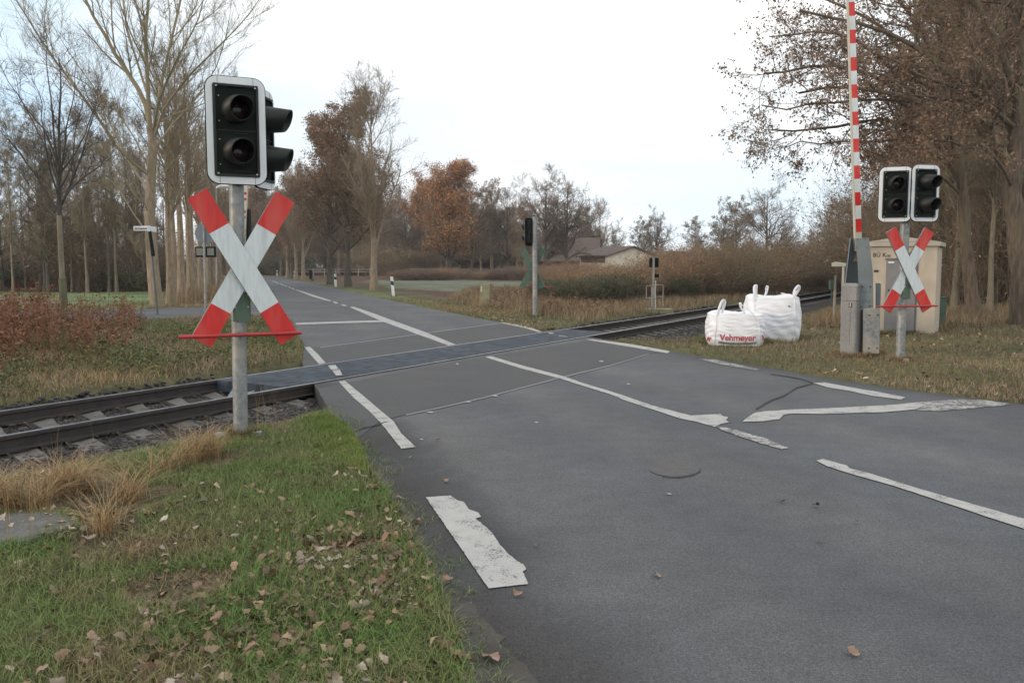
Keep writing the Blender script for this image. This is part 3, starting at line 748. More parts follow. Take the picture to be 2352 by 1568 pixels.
def signal_head(root, tgt, yaw, w=.515, h=.94, back=False):
    base = root.location
    hd = MB()
    hd.plate(rrect(w + .014, h + .014, .105), 0.0, .022, 0)
    hd.plate(rrect(w * .74, h * .86, .05), .022, .17, 0)
    hd.plate([(-w * .25, h * .43), (w * .25, h * .43), (w * .22, h * .47), (-w * .22, h * .47)], .05, .15, 0)
    o = hd.build('signal_head', [M['black']], root, bevel=.004)
    o.location = tgt - base; o.rotation_euler = (0, 0, yaw)
    # white border ring with its seams
    out = rrect(w, h, .10); inn = rrect(w * .775, h * .865, .022)
    n = len(out); rg = MB()
    rg.add([(a, -.006, b) for a, b in out] + [(a, -.006, b) for a, b in inn] + [(a, .0, b) for a, b in out] + [(a, .0, b) for a, b in inn],
           [(i, (i + 1) % n, n + (i + 1) % n, n + i) for i in range(n)] + [(i, 2 * n + i, 2 * n + (i + 1) % n, (i + 1) % n) for i in range(n)] + [(n + i, n + (i + 1) % n, 3 * n + (i + 1) % n, 3 * n + i) for i in range(n)])
    rg.build('white_border', [M['white']], o)
    sm = MB()
    for x in (-w * .30, w * .30):
        for z in (h * .466, -h * .466): sm.box((x, -.0066, z), (.003, .0012, h * .066))
    sm.build('border_seam', [M['crack']], o)
    rim = MB()
    iw, ih = w * .775, h * .865
    for c, d in (((0, -.012, ih / 2 - .012), (iw - .01, .022, .02)), ((0, -.012, -ih / 2 + .012), (iw - .01, .022, .02)), ((-iw / 2 + .012, -.012, 0), (.02, .022, ih - .05)), ((iw / 2 - .012, -.012, 0), (.02, .022, ih - .05)), ((0, -.006, 0), (iw - .06, .010, .008)), ((0.04, -.008, -.02), (.12, .006, .006)), ((.04, -.008, -ih / 2 + .05), (.12, .006, .006))):
        rim.box(c, d)
    rim.build('inner_frame', [M['hood']], o)
    sc = MB()
    for z in (.30, .08, -.08, -.30): sc.box((-iw / 2 + .05, -.003, z * h / .94), (.008, .006, .008))
    for x in (-iw / 2 + .03, iw / 2 - .03):
        for z in (ih / 2 - .025, -ih / 2 + .025): sc.box((x, -.026, z), (.014, .004, .010))
    sc.build('screws', [M['screw']], o)
    for z in (.185 * h / .94, -.185 * h / .94):
        hm = hood_mesh(.126, .100, .265, .175).build('hood', [M['hood']], o); hm.location = (0, -.004, z); hm.rotation_euler = (0, 0, R(6))
        lm = MB(); n = 24; vs = []; f = []
        for i in range(7):
            a = i / 6 * math.pi / 2
            for j in range(n):
                th = 2 * math.pi * j / n
                vs.append((.108 * math.cos(a) * math.cos(th), -.008 - .05 * math.sin(a), .108 * math.cos(a) * math.sin(th)))
        for i in range(6):
            for j in range(n): f.append((i * n + j, i * n + (j + 1) % n, (i + 1) * n + (j + 1) % n, (i + 1) * n + j))
        lm.add(vs, f, 0, True)
        l = lm.build('lens', [M['lens']], o); l.location = (0, 0, z)
    return o
def arm(root, c, yaw, ang, L, wd, yoff, backmat=1):
    th = .034; red = L * .228
    xs_ = [-L / 2, -L / 2 + red, L / 2 - red, L / 2]
    mb = MB(); vs = []
    for x in xs_:
        for y, z in ((yoff, -wd / 2), (yoff, wd / 2), (yoff + th, wd / 2), (yoff + th, -wd / 2)): vs.append((x, y, z))
    for i in range(3):
        b = i * 4
        mb.add([vs[b], vs[b + 4], vs[b + 5], vs[b + 1]], [(0, 1, 2, 3)], 0 if i != 1 else 1)
        mb.add([vs[b + 1], vs[b + 5], vs[b + 6], vs[b + 2]], [(0, 1, 2, 3)], 2)
        mb.add([vs[b + 2], vs[b + 6], vs[b + 7], vs[b + 3]], [(0, 1, 2, 3)], 3)
        mb.add([vs[b + 3], vs[b + 7], vs[b + 4], vs[b]], [(0, 1, 2, 3)], 2)
    mb.add(vs[:4], [(0, 1, 2, 3)], 2); mb.add(vs[-4:], [(3, 2, 1, 0)], 2)
    Mr = Matrix.Rotation(-ang, 4, 'Y')
    mb.v = [Mr @ v for v in mb.v]
    o = mb.build('cross_arm', [M['red'], M['xwhite'], M['alu'], M['green']], root)
    o.location = c; o.rotation_euler = (0, 0, yaw)
    return o
def crossing_signal(base, top, heads, xc, xyaw, L, wd, bar, barhalf, prad, label, bracket=True, angs=(59.5, 59.5), base_plate=True):
    b = G(*base); Y = b.y; px0 = base[0]
    root = empty('crossing_signal', b, 0, label=label, cat='railway signal', group='crossing signals with red and white crossbucks')
    t = D(top[0], top[1], Y) - b
    pole = MB().tube([(0, 0, -.05), (t.x * .5, 0, t.z * .5), (t.x, 0, t.z)], prad, 28).build('pole', [M['galv']], root)
    cp = MB().tube([(t.x, 0, t.z), (t.x, 0, t.z + .012)], prad * 1.06, 28).build('pole_cap', [M['black']], root)
    if base_plate:
        mb = MB(); mb.tube([(0, 0, .02), (0, 0, .075)], prad * 1.25, 24)
        for a in (range(4) if px0 > 600 else ()):
            an = a * math.pi / 2 + .1
            mb.box((math.cos(an) * prad * 2.1, math.sin(an) * prad * 2.1, .03), (.10, .06, .045), M=None)
        mb.build('base_flange', [M['galv']], root)
    for (px, py, dy, yaw, w_, h_) in heads:
        signal_head(root, D(px, py, Y + dy), R(yaw), w_, h_)
        c = D(px, py, Y + dy) - b
        mb = MB()
        for dz in (-.2, .2):
            f = Vector((-math.sin(R(yaw)), math.cos(R(yaw)), 0)) * .1
            mb.tube([(t.x * .9, 0, c.z + dz), (c.x + f.x, c.y + f.y, c.z + dz)], .02, 8)
        mb.build('mounting_bracket', [M['black']], root)
    yw = R(xyaw)
    c = D(xc[0], xc[1], Y - .13 * math.cos(yw)) - b
    arm(root, c, yw, R(-angs[0]), L, wd, 0.0)
    arm(root, c, yw, R(angs[1]), L, wd, .037)
    bz = D(bar[0], bar[1], Y - .2 * math.cos(yw)) - b
    dx = Vector((math.cos(yw), math.sin(yw), 0)) * barhalf
    MB().tube([bz - dx, bz - dx * .98, bz + dx * .98, bz + dx], [.011, .0165, .0165, .011], 12).build('red_guard_bar', [M['redbar']], root)
    if bracket:
        mb = MB(); Mz = Matrix.Translation((t.x * c.z / t.z * 1, 0, 0)) @ Matrix.Rotation(yw, 4, 'Z')
        zc = (c.z + bz.z) / 2 - .07
        mb.box((0.012, -prad - .012, zc + .02), (.155, .02, .26), 0, Mz, .01)
        mb.box((0, -prad - .015, c.z - .05), (.06, .03, .42), 0, Mz)
        mb.box((0, -prad - .07, bz.z), (.05, .12, .03), 0, Mz)
        for x in (-.045, .065):
            for z in (.105, .0): mb.box((x, -prad - .026, zc + .02 + z), (.016, .01, .016), 1, Mz)
        mb.build('green_bracket', [M['green'], M['screw']], root, bevel=.003)
    return root
s1 = crossing_signal((553, 1003), (543, 424), [(543, 301, -.12, 25, .495, .915), (606, 320, .44, 84, .50, .915)], (562, 617), 27, 1.49, .190, (556, 769), .525, .064,
                     'nearest signal post, in the left foreground grass, with twin lamp box and crossbuck')
mb = MB(); mb.box((-.13, -.05, .02), (.16, .10, .06)); mb.box((-.16, -.104, .02), (.05, .012, .035))
mb.build('base_clamp', [M['galv']], s1, bevel=.006)
mb = MB(); mb.box((.14, 0, .03), (.10, .07, .04)); mb.build('base_clamp', [M['galv']], s1, bevel=.006)
s2 = crossing_signal((2067, 828), (2079, 500), [(2056.5, 446.5, -.12, -18, .49, .87), (2125, 444, -.16, 12, .50, .895)], (2089.5, 620), 13, 1.49, .19, (2085.5, 703), .56, .072,
                     'signal post with two lamp boxes side by side, in front of the beige hut', angs=(60, 60))
s3 = crossing_signal((1229, 725), (1228.5, 497), [(1216.5, 560 - 27, .14, 232, .505, .86)], (1223, 616), 172, 1.40, .20, (1228, 659), .52, .082,
                     'crossing signal seen from behind beyond the rails, its crossbuck green at the back', bracket=True, angs=(62, 62))
# ================================================================== FRONT BARRIER
Yb = G(1958, 816).y; sb_ = Yb / FPX
def bx(px): return (px - 1958) * sb_
def bzz(py): return D(1958, py, Yb).z
bar = empty('level_crossing_barrier', G(1958, 816), R(-20), label='raised red and white striped barrier boom in its grey housing beside the hut', cat='barrier')
mb = MB(); hM = Matrix.Translation((bx(1954), -.02, 0)) @ Matrix.Rotation(R(-22), 4, 'Z')
z0 = -.02; z1 = bzz(690); z2 = bzz(657); z3 = bzz(650)
mb.box((0, 0, (z0 + z1) / 2), (.275, .34, z1 - z0), 0, hM, .02)
mb.box((0, 0, (z1 + z2) / 2 + .001), (.29, .355, z2 - z1 - .004), 0, hM, .02)
q = [(-.145, -.1775), (.145, -.1775), (.145, .1775), (-.145, .1775)]; q2 = [(-.12, -.15), (.12, -.15), (.12, .15), (-.12, .15)]
mb.add([(a, b, z2 + .001) for a, b in q] + [(a, b, z3) for a, b in q2], [(4, 5, 6, 7), (0, 1, 5, 4), (1, 2, 6, 5), (2, 3, 7, 6), (3, 0, 4, 7)], 0, False, hM)
hs = mb.build('housing', [M['concgrey']], bar, bevel=.004)
mb = MB(); mb.box((0.03, -.1765, bzz(700)), (.048, .008, .075), 0, hM); mb.box((0.03, -.175, bzz(750)), (.006, .006, .62), 1, hM)
mb.build('number_plate', [M['ink'], M['concgrey']], hs)
nt_ = text('number', '1', .075, hM @ Vector((.03, -.182, bzz(700))), R(-22), M['white'], hs, bold=.004, sx=.8)
# fork arms
mb = MB()
rp = [(1969, 548), (1997, 546.5), (2008.5, 627), (2012, 706), (1980, 709), (1979, 650), (1975, 600)]
mb.plate([(bx(a), bzz(b)) for a, b in rp][::-1], -.10, -.092, 0)
# folded edge: side wall behind the front sheet
edge = [(1969, 548), (1975, 600), (1979, 650), (1980, 709)]
for i in range(3):
    (a, b), (c, d) = edge[i], edge[i + 1]
    v = [(bx(a), -.092, bzz(b)), (bx(c), -.092, bzz(d)), (bx(c), .08, bzz(d)), (bx(a), .08, bzz(b)), (bx(a) + .008, -.092, bzz(b)), (bx(c) + .008, -.092, bzz(d)), (bx(c) + .008, .08, bzz(d)), (bx(a) + .008, .08, bzz(b))]
    mb.add(v, [(0, 1, 2, 3), (7, 6, 5, 4), (0, 4, 5, 1), (3, 2, 6, 7)], 0)
for a, b in ((1974, 551), (1990, 550), (1994, 569), (1973, 570)): mb.tube([(bx(a), -.101, bzz(b)), (bx(a), -.106, bzz(b))], .008, 8, 1)
for a, b in ((1986, 658), (2004, 658), (1986, 704), (2004, 702)): mb.tube([(bx(a), -.101, bzz(b)), (bx(a), -.112, bzz(b))], .014, 8, 1)
for b in (668, 690):
    for a in (1992, 2000): mb.tube([(bx(a), -.101, bzz(b)), (bx(a), -.115, bzz(b))], [.026, .022], 12, 0)
fo_ = mb.build('fork_arm', [M['armgrey'], M['ink']], bar); fo_.location.x = -.105
mb = MB()
lp = [(1944, 546), (1959, 547), (1959.5, 577), (1953, 600), (1946, 652), (1936, 652), (1940, 600)]
mb.plate([(bx(a), bzz(b)) for a, b in lp][::-1], .10, .11, 1)
mb.add([(bx(1944), .10, bzz(546)), (bx(1936), .10, bzz(652)), (bx(1937.5), -.1, bzz(652)), (bx(1945.5), -.1, bzz(546))], [(0, 1, 2, 3)], 0)
mb.plate([(bx(a), bzz(b)) for a, b in [(1944, 546), (1985, 548), (1988, 577), (1958, 577), (1947, 600), (1944, 600)]][::-1], .115, .125, 1)
mb.plate([(bx(a), bzz(b)) for a, b in [(1960, 548), (1970, 548), (1975, 578), (1960, 578)]][::-1], -.02, .05, 0)
mb.plate([(bx(a), bzz(b)) for a, b in [(1938, 600), (1975, 600), (1979, 652), (1936, 652)]][::-1], .13, .14, 1)
mb.build('fork_arm', [M['armgrey'], M['armdark']], bar)
mb = MB(); mb.plate([(bx(a), bzz(b)) for a, b in [(2008, 650), (2017, 650), (2020, 653), (2020, 706), (2010, 708)]][::-1], .02, .03, 0)
sp_ = mb.build('side_plate', [M['armgrey']], bar); sp_.location.x = -.05
mb = MB(); mb.plate([(bx(a), bzz(b)) for a, b in [(1983, 710), (2019, 707), (2020, 808), (1986, 811)]][::-1], -.12, .10, 0)
for a, b in ((1996, 722), (2014, 721), (1998, 797), (2015, 796)): mb.tube([(bx(a), -.121, bzz(b)), (bx(a), -.145, bzz(b))], .014, 8, 1)
cw_ = mb.build('counterweight', [M['galv'], M['ink']], bar, bevel=.004); cw_.location.x = -.05
mb = MB(); mb.box((bx(1945), -.18, .0), (.3, .12, .03)); mb.build('foot_plate', [M['galv']], bar)
# boom
bb = D(1970.5, 560, Yb) - bar.location
bl = Matrix.Rotation(R(20), 4, 'Z') @ Vector(bb)
mb = MB()
z = -.12; zs = []
st_ = .2265
first = (560 - 533.5) * sb_
mb.box((0, 0, (z + first) / 2), (.115, .07, first - z), 1)
i = 0; z = first
while z < 8.2:
    t = 1 - .006 * i
    nz = z + st_
    mb.box((.0, 0, (z + nz) / 2), (.115, .07, st_), 1)
    mb.box((.008, -.0365, (z + nz) / 2), (.099, .003, st_), 0 if i % 2 == 0 else 2)
    z = nz; i += 1
o = mb.build('boom', [M['red'], M['cream'], M['xwhite']], bar)
o.location = bl; o.rotation_euler = (0, R(-3.9), R(20 + 2))
# ================================================================== REAR BARRIER (mostly behind the front signal post)
g2 = G(548, 742); Y2 = g2.y; s2_ = Y2 / FPX
bar2 = empty('level_crossing_barrier', g2, 0, label='far barrier almost hidden behind the left signal post, white boom with red dots', cat='barrier')
mb = MB(); mb.box((0, 0, .58), (.30, .34, 1.16), 0, None, .02); mb.box((0, 0, 1.2), (.26, .3, .08), 0); mb.build('housing', [M['concgrey']], bar2, bevel=.01)
c0 = D(554.5, 640, Y2) - g2; c1 = D(565.5, 395, Y2) - g2
dd = (c1 - c0).normalized()
mb = MB(); ang = math.atan2(dd.x, dd.z); Mb = Matrix.Translation(c0) @ Matrix.Rotation(ang, 4, 'Y')
mb.box((0, 0, 2.4), (.125, .10, 5.0), 0, Mb)
for py in (444, 457, 486, 499, 528, 541, 402, 415, 570, 583):
    p = D(0, py, Y2).z - g2.z - c0.z
    mb.tube([(.02, -.05, p), (.02, -.056, p)], .038, 14, 1, True, Mb)
# keep only the part of the boom that the place shows above the housing
mb.build('boom', [M['cream'], M['redbar']], bar2)
mb = MB(); a = D(566, 518, Y2) - g2; mb.box((a.x + .02, .14, a.z), (.09, .22, .9)); mb.build('counterweight', [M['black']], bar2, bevel=.02)
# ================================================================== SIGNAL HUT
gh = G(2008, 768); 
hut = empty('signal_hut', G(2074, 768) + Vector((0, .25, 0)), R(-31), label='small beige concrete hut with grey door and dark lettering, behind the right signal', cat='hut')
Yh = hut.location.y; sh = Yh / FPX
HW, HD, HH = 1.50, 1.25, (768 - 569) * sh
mb = MB(); mb.box((0, HD / 2, HH / 2 - .1), (HW, HD, HH + .2)); mb.build('wall', [M['hutwall']], hut, bevel=.01)
mb = MB(); e = .07; fz = HH; ft = .10
mb.box((0, HD / 2, fz + ft / 2 + .004), (HW + 2 * e, HD + 2 * e, ft))
mb.plate([(-HW / 2 - e + .01, fz + ft + .006), (HW / 2 + e - .01, fz + ft + .006), (0, fz + ft + .13)], -e + .004, HD + e - .004)
mb.build('roof', [M['hutroof']], hut, bevel=.012)
mb = MB(); mb.box((0.03, -.012, HH * .5 - .18), (.66, .03, HH - .24)); dr_ = mb.build('door', [M['door']], hut, bevel=.004)
mb = MB(); mb.box((-.29, -.002, HH * .5 - .15), (.03, .012, HH - .28)); mb.box((.345, -.002, HH * .5 - .15), (.03, .05, HH - .28)); mb.box((.03, -.01, HH - .30 + .02), (.72, .05, .035)); mb.build('door_frame', [M['armdark']], hut)
mb = MB(); mb.box((-.2, -.032, HH - .36), (.125, .004, .035), 0); mb.build('notice', [M['white']], dr_)
mb = MB(); mb.box((-.22, -.04, HH * .5), (.05, .03, .04), 0); mb.build('handle', [M['ink']], dr_)
mb = MB(); mb.box((-.52, -.004, HH - .56), (.10, .012, .05), 0); mb.build('number_plate', [M['ink']], hut)
text('lettering', 'BÜ K', .135, (-.46, -.006, HH - .19), 0, M['ink'], hut, bold=.001, sx=.95, spacing=1.05)
text('lettering', 'm', .115, (-.265, -.006, HH - .205), 0, M['ink'], hut, bold=.001)
text('lettering', '8', .135, (.16, -.006, HH - .19), 0, M['ink'], hut, bold=.001)
mb = MB(); mb.box((0, HD / 2, -.03), (HW + .08, HD + .08, .12)); mb.build('plinth', [M['stone']], hut)
# utility cabinet
cb = empty('utility_cabinet', G(2154, 752), R(-20), label='low dark green cabinet standing just right of the hut', cat='cabinet')
sc_ = cb.location.y / FPX
mb = MB(); mb.box((0, .15, .36), (31 * sc_, .3, .78)); mb.box((0, .15, .765), (33 * sc_, .34, .03)); mb.build('body', [M['green']], cb, bevel=.008)
mb = MB(); mb.box((0, -.006, .38), (26 * sc_, .012, .62)); mb.build('door', [M['green']], cb, bevel=.003)
# ================================================================== BIG BAGS
def big_bag(gpx, wpx, hpx, rz, label, seed, sag, leanx=0.0, flare=.0):
    g = G(*gpx); s = g.y / FPX
    wdt, hgt_ = wpx * s, hpx * s
    root = empty('big_bag', g, rz, label=label, cat='bag')
    r = random.Random(seed); n, m = 120, 54
    vs = []; A = wdt / 2 * 0.93
    ph = [r.uniform(0, 6.28) for _ in range(12)]
    for i in range(m + 1):
        v = i / m
        for j in range(n):
            th = 2 * math.pi * j / n
            c, s_ = math.cos(th), math.sin(th)
            e = .34
            q = (abs(c) ** (2 / e / 2) + abs(s_) ** (2 / e / 2)) ** (-e)
            q = (abs(c) ** 4.2 + abs(s_) ** 4.2) ** (-1 / 4.2)
            if v < .78:
                vv = v / .78
                rad = A * (.93 + .10 * math.sin(math.pi * min(1, vv * 1.02)) ** .7 + flare * vv)
                zz = hgt_ * (vv * .93)
                k = 1
            else:
                vv = (v - .78) / .22
                rad = A * (.95 + flare) * (1 - vv ** 1.5 * .98)
                zz = hgt_ * (.93 + .07 * math.sin(min(1, vv * 2.2) * math.pi / 2)) - sag * hgt_ * vv ** 2
            wr = .0065 * math.sin(zz * 48 + 3.5 * math.sin(th * 2 + ph[0]) + ph[1] + 2.5 * math.sin(th * 5 + ph[5]) + 2 * math.sin(zz * 9 + ph[9])) * (.5 + .5 * math.sin(th * 3 + zz * 7 + ph[2])) + .0045 * math.sin(zz * 93 + 5 * math.sin(th * 3 + ph[3]) + 2 * math.sin(th * 9)) * (.5 + .5 * math.sin(th * 7 + ph[10] - zz * 11)) + .018 * math.sin(th * 2 + ph[4] + zz * 3) + .007 * math.sin(th * 11 + zz * 22 + ph[6])
            wr *= min(1, v * 8)
            rr = rad * q + wr * (1 if v < .82 else .4)
            zt = zz + (.045 * math.sin(th * 3 + ph[7]) + .03 * math.sin(th * 5 + ph[8])) * hgt_ * max(0, (v - .5) * 1.6)
            vs.append((rr * c + leanx * zz, rr * s_, max(zt, 0) - .02))
    fs = [(i * n + j, i * n + (j + 1) % n, (i + 1) * n + (j + 1) % n, (i + 1) * n + j) for i in range(m) for j in range(n)]
    mb = MB(); mb.add(vs, fs, 0, True); body = mb.build('bag_body', [M['bag']], root)
    bv = BVHTree.FromPolygons([Vector(v) for v in vs], fs)
    def hit(x, z, side=0):
        if side == 0: o_, d_ = Vector((x, -3, z)), Vector((0, 1, 0))
        elif side == 1: o_, d_ = Vector((3, x, z)), Vector((-1, 0, 0))
        else: o_, d_ = Vector((-3, x, z)), Vector((1, 0, 0))
        h = bv.ray_cast(o_, d_)
        return h[0], (h[1] if h[0] is not None else None)
    def strap(x, z_0, z_1, side=0, wd=.045, xb=None):
        pts = []
        for i in range(26):
            t = i / 25
            z = z_0 + (z_1 - z_0) * t; xx = x + ((xb - x) * (1 - t) if xb is not None else 0)
            p, nn = hit(xx, z, side)
            if p: pts.append(p)
        if len(pts) < 3: return
        mb = MB(); vv = []
        ax = Vector((1, 0, 0)) if side == 0 else Vector((0, 1, 0))
        od = {0: Vector((0, -1, 0)), 1: Vector((1, 0, 0)), 2: Vector((-1, 0, 0))}[side]
        for p in pts:
            p = p + od * .008
            vv += [p - ax * wd / 2, p + ax * wd / 2, p + ax * wd / 2 - od * .02, p - ax * wd / 2 - od * .02]
        f = []
        for i in range(len(pts) - 1):
            for j in range(4): f.append((i * 4 + j, i * 4 + (j + 1) % 4, i * 4 + 4 + (j + 1) % 4, i * 4 + 4 + j))
        mb.add(vv, f, 0, True); mb.build('strap', [M['bag']], root)
    def loop(path, w0=.05):
        pts = [Vector(p) for p in path]
        # smooth
        P = []
        for i in range(len(pts) - 1):
            p0 = pts[max(i - 1, 0)]; p1 = pts[i]; p2 = pts[i + 1]; p3 = pts[min(i + 2, len(pts) - 1)]
            for k in range(5):
                t = k / 5
                P.append(.5 * ((2 * p1) + (p2 - p0) * t + (2 * p0 - 5 * p1 + 4 * p2 - p3) * t * t + (3 * p1 - p0 - 3 * p2 + p3) * t ** 3))
        P.append(pts[-1])
        mb = MB().tube(P, w0 / 2, 8, 0, True, None, .35)
        mb.build('lifting_loop', [M['bag']], root)
    def wrap_text(s, size, cx, cz, side, m, **k):
        me = text_mesh(s, size, extrude=0, **k)
        bm = bmesh.new(); bm.from_mesh(me)
        bmesh.ops.triangulate(bm, faces=bm.faces)
        for _ in range(2):
            es = [e for e in bm.edges if e.calc_length() > .03]
            if es: bmesh.ops.subdivide_edges(bm, edges=es, cuts=1, use_grid_fill=False); bmesh.ops.triangulate(bm, faces=bm.faces)
        dele = []
        for v in bm.verts:
            p, nn = hit(cx + v.co.x * (1 if side != 2 else -1), cz + v.co.z, side)
            if p is None: dele.append(v); continue
            od = {0: Vector((0, -1, 0)), 1: Vector((1, 0, 0)), 2: Vector((-1, 0, 0))}[side]
            v.co = p + od * .009
        if dele: bmesh.ops.delete(bm, geom=dele, context='VERTS')
        bm.to_mesh(me); bm.free()
        return link('print', me, root, [m])
    return root, s, wdt, hgt_, hit, strap, loop, wrap_text
# big white bag (back, right)
root, s, wd, hh, hit, strap, loop, wtext = big_bag((1772, 779), 128, 104, R(-12), 'tall plain white bulk bag on the grass, standing behind the printed one', 4, .10, leanx=-.02, flare=.0)
strap(-wd * .34, hh * .30, hh * .93); strap(wd * .33, hh * .16, hh * .93, xb=wd * .36)
hz = hh * .93
loop([(-wd * .34, -wd * .42, hz - .08), (-wd * .345, -wd * .42, hz + .08), (-wd * .35, -wd * .40, hz + .22), (-wd * .31, -wd * .37, hz + .25), (-wd * .31, -wd * .34, hz + .08), (-wd * .27, -wd * .3, hz - .06)])
loop([(-wd * .15, wd * .32, hz - .08), (-wd * .10, wd * .34, hz + .06), (-wd * .09, wd * .34, hz + .21), (-wd * .06, wd * .34, hz + .22), (-wd * .08, wd * .36, hz + .05), (-wd * .14, wd * .38, hz - .06)])
loop([(wd * .33, -wd * .40, hz - .10), (wd * .32, -wd * .40, hz + .06), (wd * .34, -wd * .37, hz + .18), (wd * .40, -wd * .34, hz + .25), (wd * .41, -wd * .32, hz + .18), (wd * .35, -wd * .30, hz + .05), (wd * .34, -wd * .28, hz - .06)], .055)
loop([(wd * .32, wd * .2, hz - .02), (wd * .24, wd * .22, hz + .06), (wd * .18, wd * .25, hz + .075), (wd * .24, wd * .28, hz + .05), (wd * .32, wd * .3, hz - .02)], .055)
p_, n_ = hit(wd * .24, hh * .76)
mb = MB(); mb.tube([p_ + Vector((-.02, -.006, .01)), p_ + Vector((.02, -.006, -.01))], .014, 6); mb.build('dark_spot', [M['litterdark']], root)
# small printed bag (front, left)
root, s, wd, hh, hit, strap, loop, wtext = big_bag((1687, 789), 135, 76, R(-10), 'low white bulk bag with red lettering in front of the taller bag', 9, .05, leanx=.0, flare=.0)
strap(-wd * .33, .02, hh * .92, wd=.05, xb=-wd * .36); strap(wd * .34, .02, hh * .80, wd=.05, xb=wd * .38)
hz = hh * .93
loop([(-wd * .33, -wd * .40, hz - .10), (-wd * .30, -wd * .40, hz + .08), (-wd * .25, -wd * .38, hz + .24), (-wd * .21, -wd * .36, hz + .265), (-wd * .205, -wd * .35, hz + .20), (-wd * .25, -wd * .34, hz + .02), (-wd * .29, -wd * .30, hz - .08)], .055)
loop([(wd * .34, -wd * .43, hz - .12), (wd * .26, -wd * .42, hz + .0), (wd * .14, -wd * .40, hz + .13), (wd * .06, -wd * .38, hz + .19), (wd * .05, -wd * .36, hz + .22), (wd * .07, -wd * .30, hz + .12), (wd * .16, -wd * .25, hz - .03)], .055)
wtext('Vehmeyer', .185, wd * .01, hh * .24, 0, M['bagred'], bold=.003, sx=.93, spacing=.96)
wtext('Ve', .165, wd * .475 - .03, hh * .235, 0, M['bagred'], bold=.007, sx=.55)
wtext('er', .165, -wd * .45, hh * .19, 0, M['bagred'], bold=.007, sx=.5, italic=.3)
pts = []
mb = MB(); vv = []; 
for i in range(31):
    x = -wd * .30 + wd * .62 * i / 30
    zc = hh * (.085 - .03 * math.sin(i / 30 * math.pi)) + .012
    for dz in (-.022, .022):
        p, n_ = hit(x, max(zc + dz, .004)); p = p or Vector((x, -.4, zc)); vv.append((p.x, p.y - .008, p.z))
mb.add(vv, [(2 * i, 2 * i + 2, 2 * i + 3, 2 * i + 1) for i in range(30)], 0, True); mb.build('print_band', [M['baggrey']], root)
# ================================================================== TRACKSIDE DEVICE WITH RAILING
gd = G(1503, 716); sdv = gd.y / FPX
dev = empty('trackside_signal', gd, 0, label='thin trackside post with two black boxes and a pale guard rail', cat='railway signal')
def dz(py): return D(1503, py, gd.y).z
def dx_(px): return (px - 1503) * sdv
mb = MB(); mb.box((dx_(1512), .2, .02), (64 * sdv, .9, .16)); mb.build('concrete_slab', [M['mossstone']], dev, bevel=.01)
mb = MB(); mb.box((dx_(1499.5), .0, dz(592) / 2), (4.2 * sdv, .07, dz(592)), 0); mb.build('post', [M['galv']], dev)
mb = MB(); mb.box((dx_(1504.2), -.05, dz(644) / 2), (2.0 * sdv, .04, dz(644)), 0); mb.build('cable_pipe', [M['cream']], dev)
mb = MB(); mb.box((dx_(1501.5), .12, dz(603)), (21 * sdv, .12, 21.5 * sdv), 0); mb.build('signal_box', [M['black']], dev, bevel=.01)
mb = MB(); mb.box((dx_(1507), .08, dz(633)), (9 * sdv, .10, 8 * sdv), 0); mb.box((dx_(1510.5), .0, dz(633)), (3 * sdv, .10, 7 * sdv), 0); mb.build('small_box', [M['black']], dev, bevel=.005)
mb = MB()
def rr_(p, q, r=.014): mb.tube([p, q], r, 8)
for a in (1482, 1494): rr_((dx_(a), -.2, dz(657)), (dx_(a), -.2, dz(684) if a == 1482 else .06))
rr_((dx_(1481), -.2, dz(656)), (dx_(1504), -.2, dz(655))); rr_((dx_(1481.5), -.2, dz(684)), (dx_(1504), -.2, dz(684)))
for a in (1506, 1526): rr_((dx_(a), .3, dz(655)), (dx_(a), .3, dz(682) if a == 1506 else .06))
rr_((dx_(1506), .3, dz(655)), (dx_(1526), .3, dz(654.5))); rr_((dx_(1506), .3, dz(682)), (dx_(1526), .3, dz(682)))
mb.build('railing', [M['fence']], dev)
# ================================================================== STAKES AND BOARD BY THE BARRIER
g = G(1916, 737); st2 = empty('wooden_stake', g, 0, label='pale weathered stake leaning slightly, left of the barrier housing', cat='stake')
sk = g.y / FPX
t = D(1920, 632, g.y) - g; m1 = D(1917.5, 668, g.y) - g
MB().tube([(0, 0, -.1), (m1.x, 0, m1.z)], [.046, .044], 6).build('lower_post', [M['wood']], st2)
MB().tube([(m1.x + .015, .02, m1.z - .2), (t.x, 0.02, t.z)], [.034, .030], 6).build('upper_post', [M['greywood']], st2)
g = G(1933, 735); bd = empty('boarded_post', g, 0, label='cream board on a thin post, partly behind the barrier arm', cat='sign post')
c = D(1921, 607, g.y) - g; sk = g.y / FPX
mb = MB(); mb.box((.0, .0, c.z / 2), (.05, .05, c.z)); mb.build('post', [M['cream']], bd)
mb = MB(); mb.plate([(-28 * sk, c.z - 5 * sk), (6 * sk, c.z - 5 * sk), (6 * sk, c.z + 3 * sk), (-20 * sk, c.z + 6 * sk), (-28 * sk, c.z + 3 * sk)], -.05, -.03); mb.build('board', [M['cream']], bd)
g = G(1910, 690); bxg = empty('cable_box', g, 0, label='small dark green box on a stem beyond the rails, behind the pale stake', cat='box')
sk = g.y / FPX; c = D(1908, 654, g.y) - g
mb = MB(); mb.box((0, 0, c.z), (12 * sk, .2, 21 * sk)); mb.build('body', [M['green']], bxg, bevel=.01)
mb = MB(); mb.box((0, 0, c.z / 2 - .1), (.06, .06, c.z)); mb.build('stem', [M['green']], bxg)
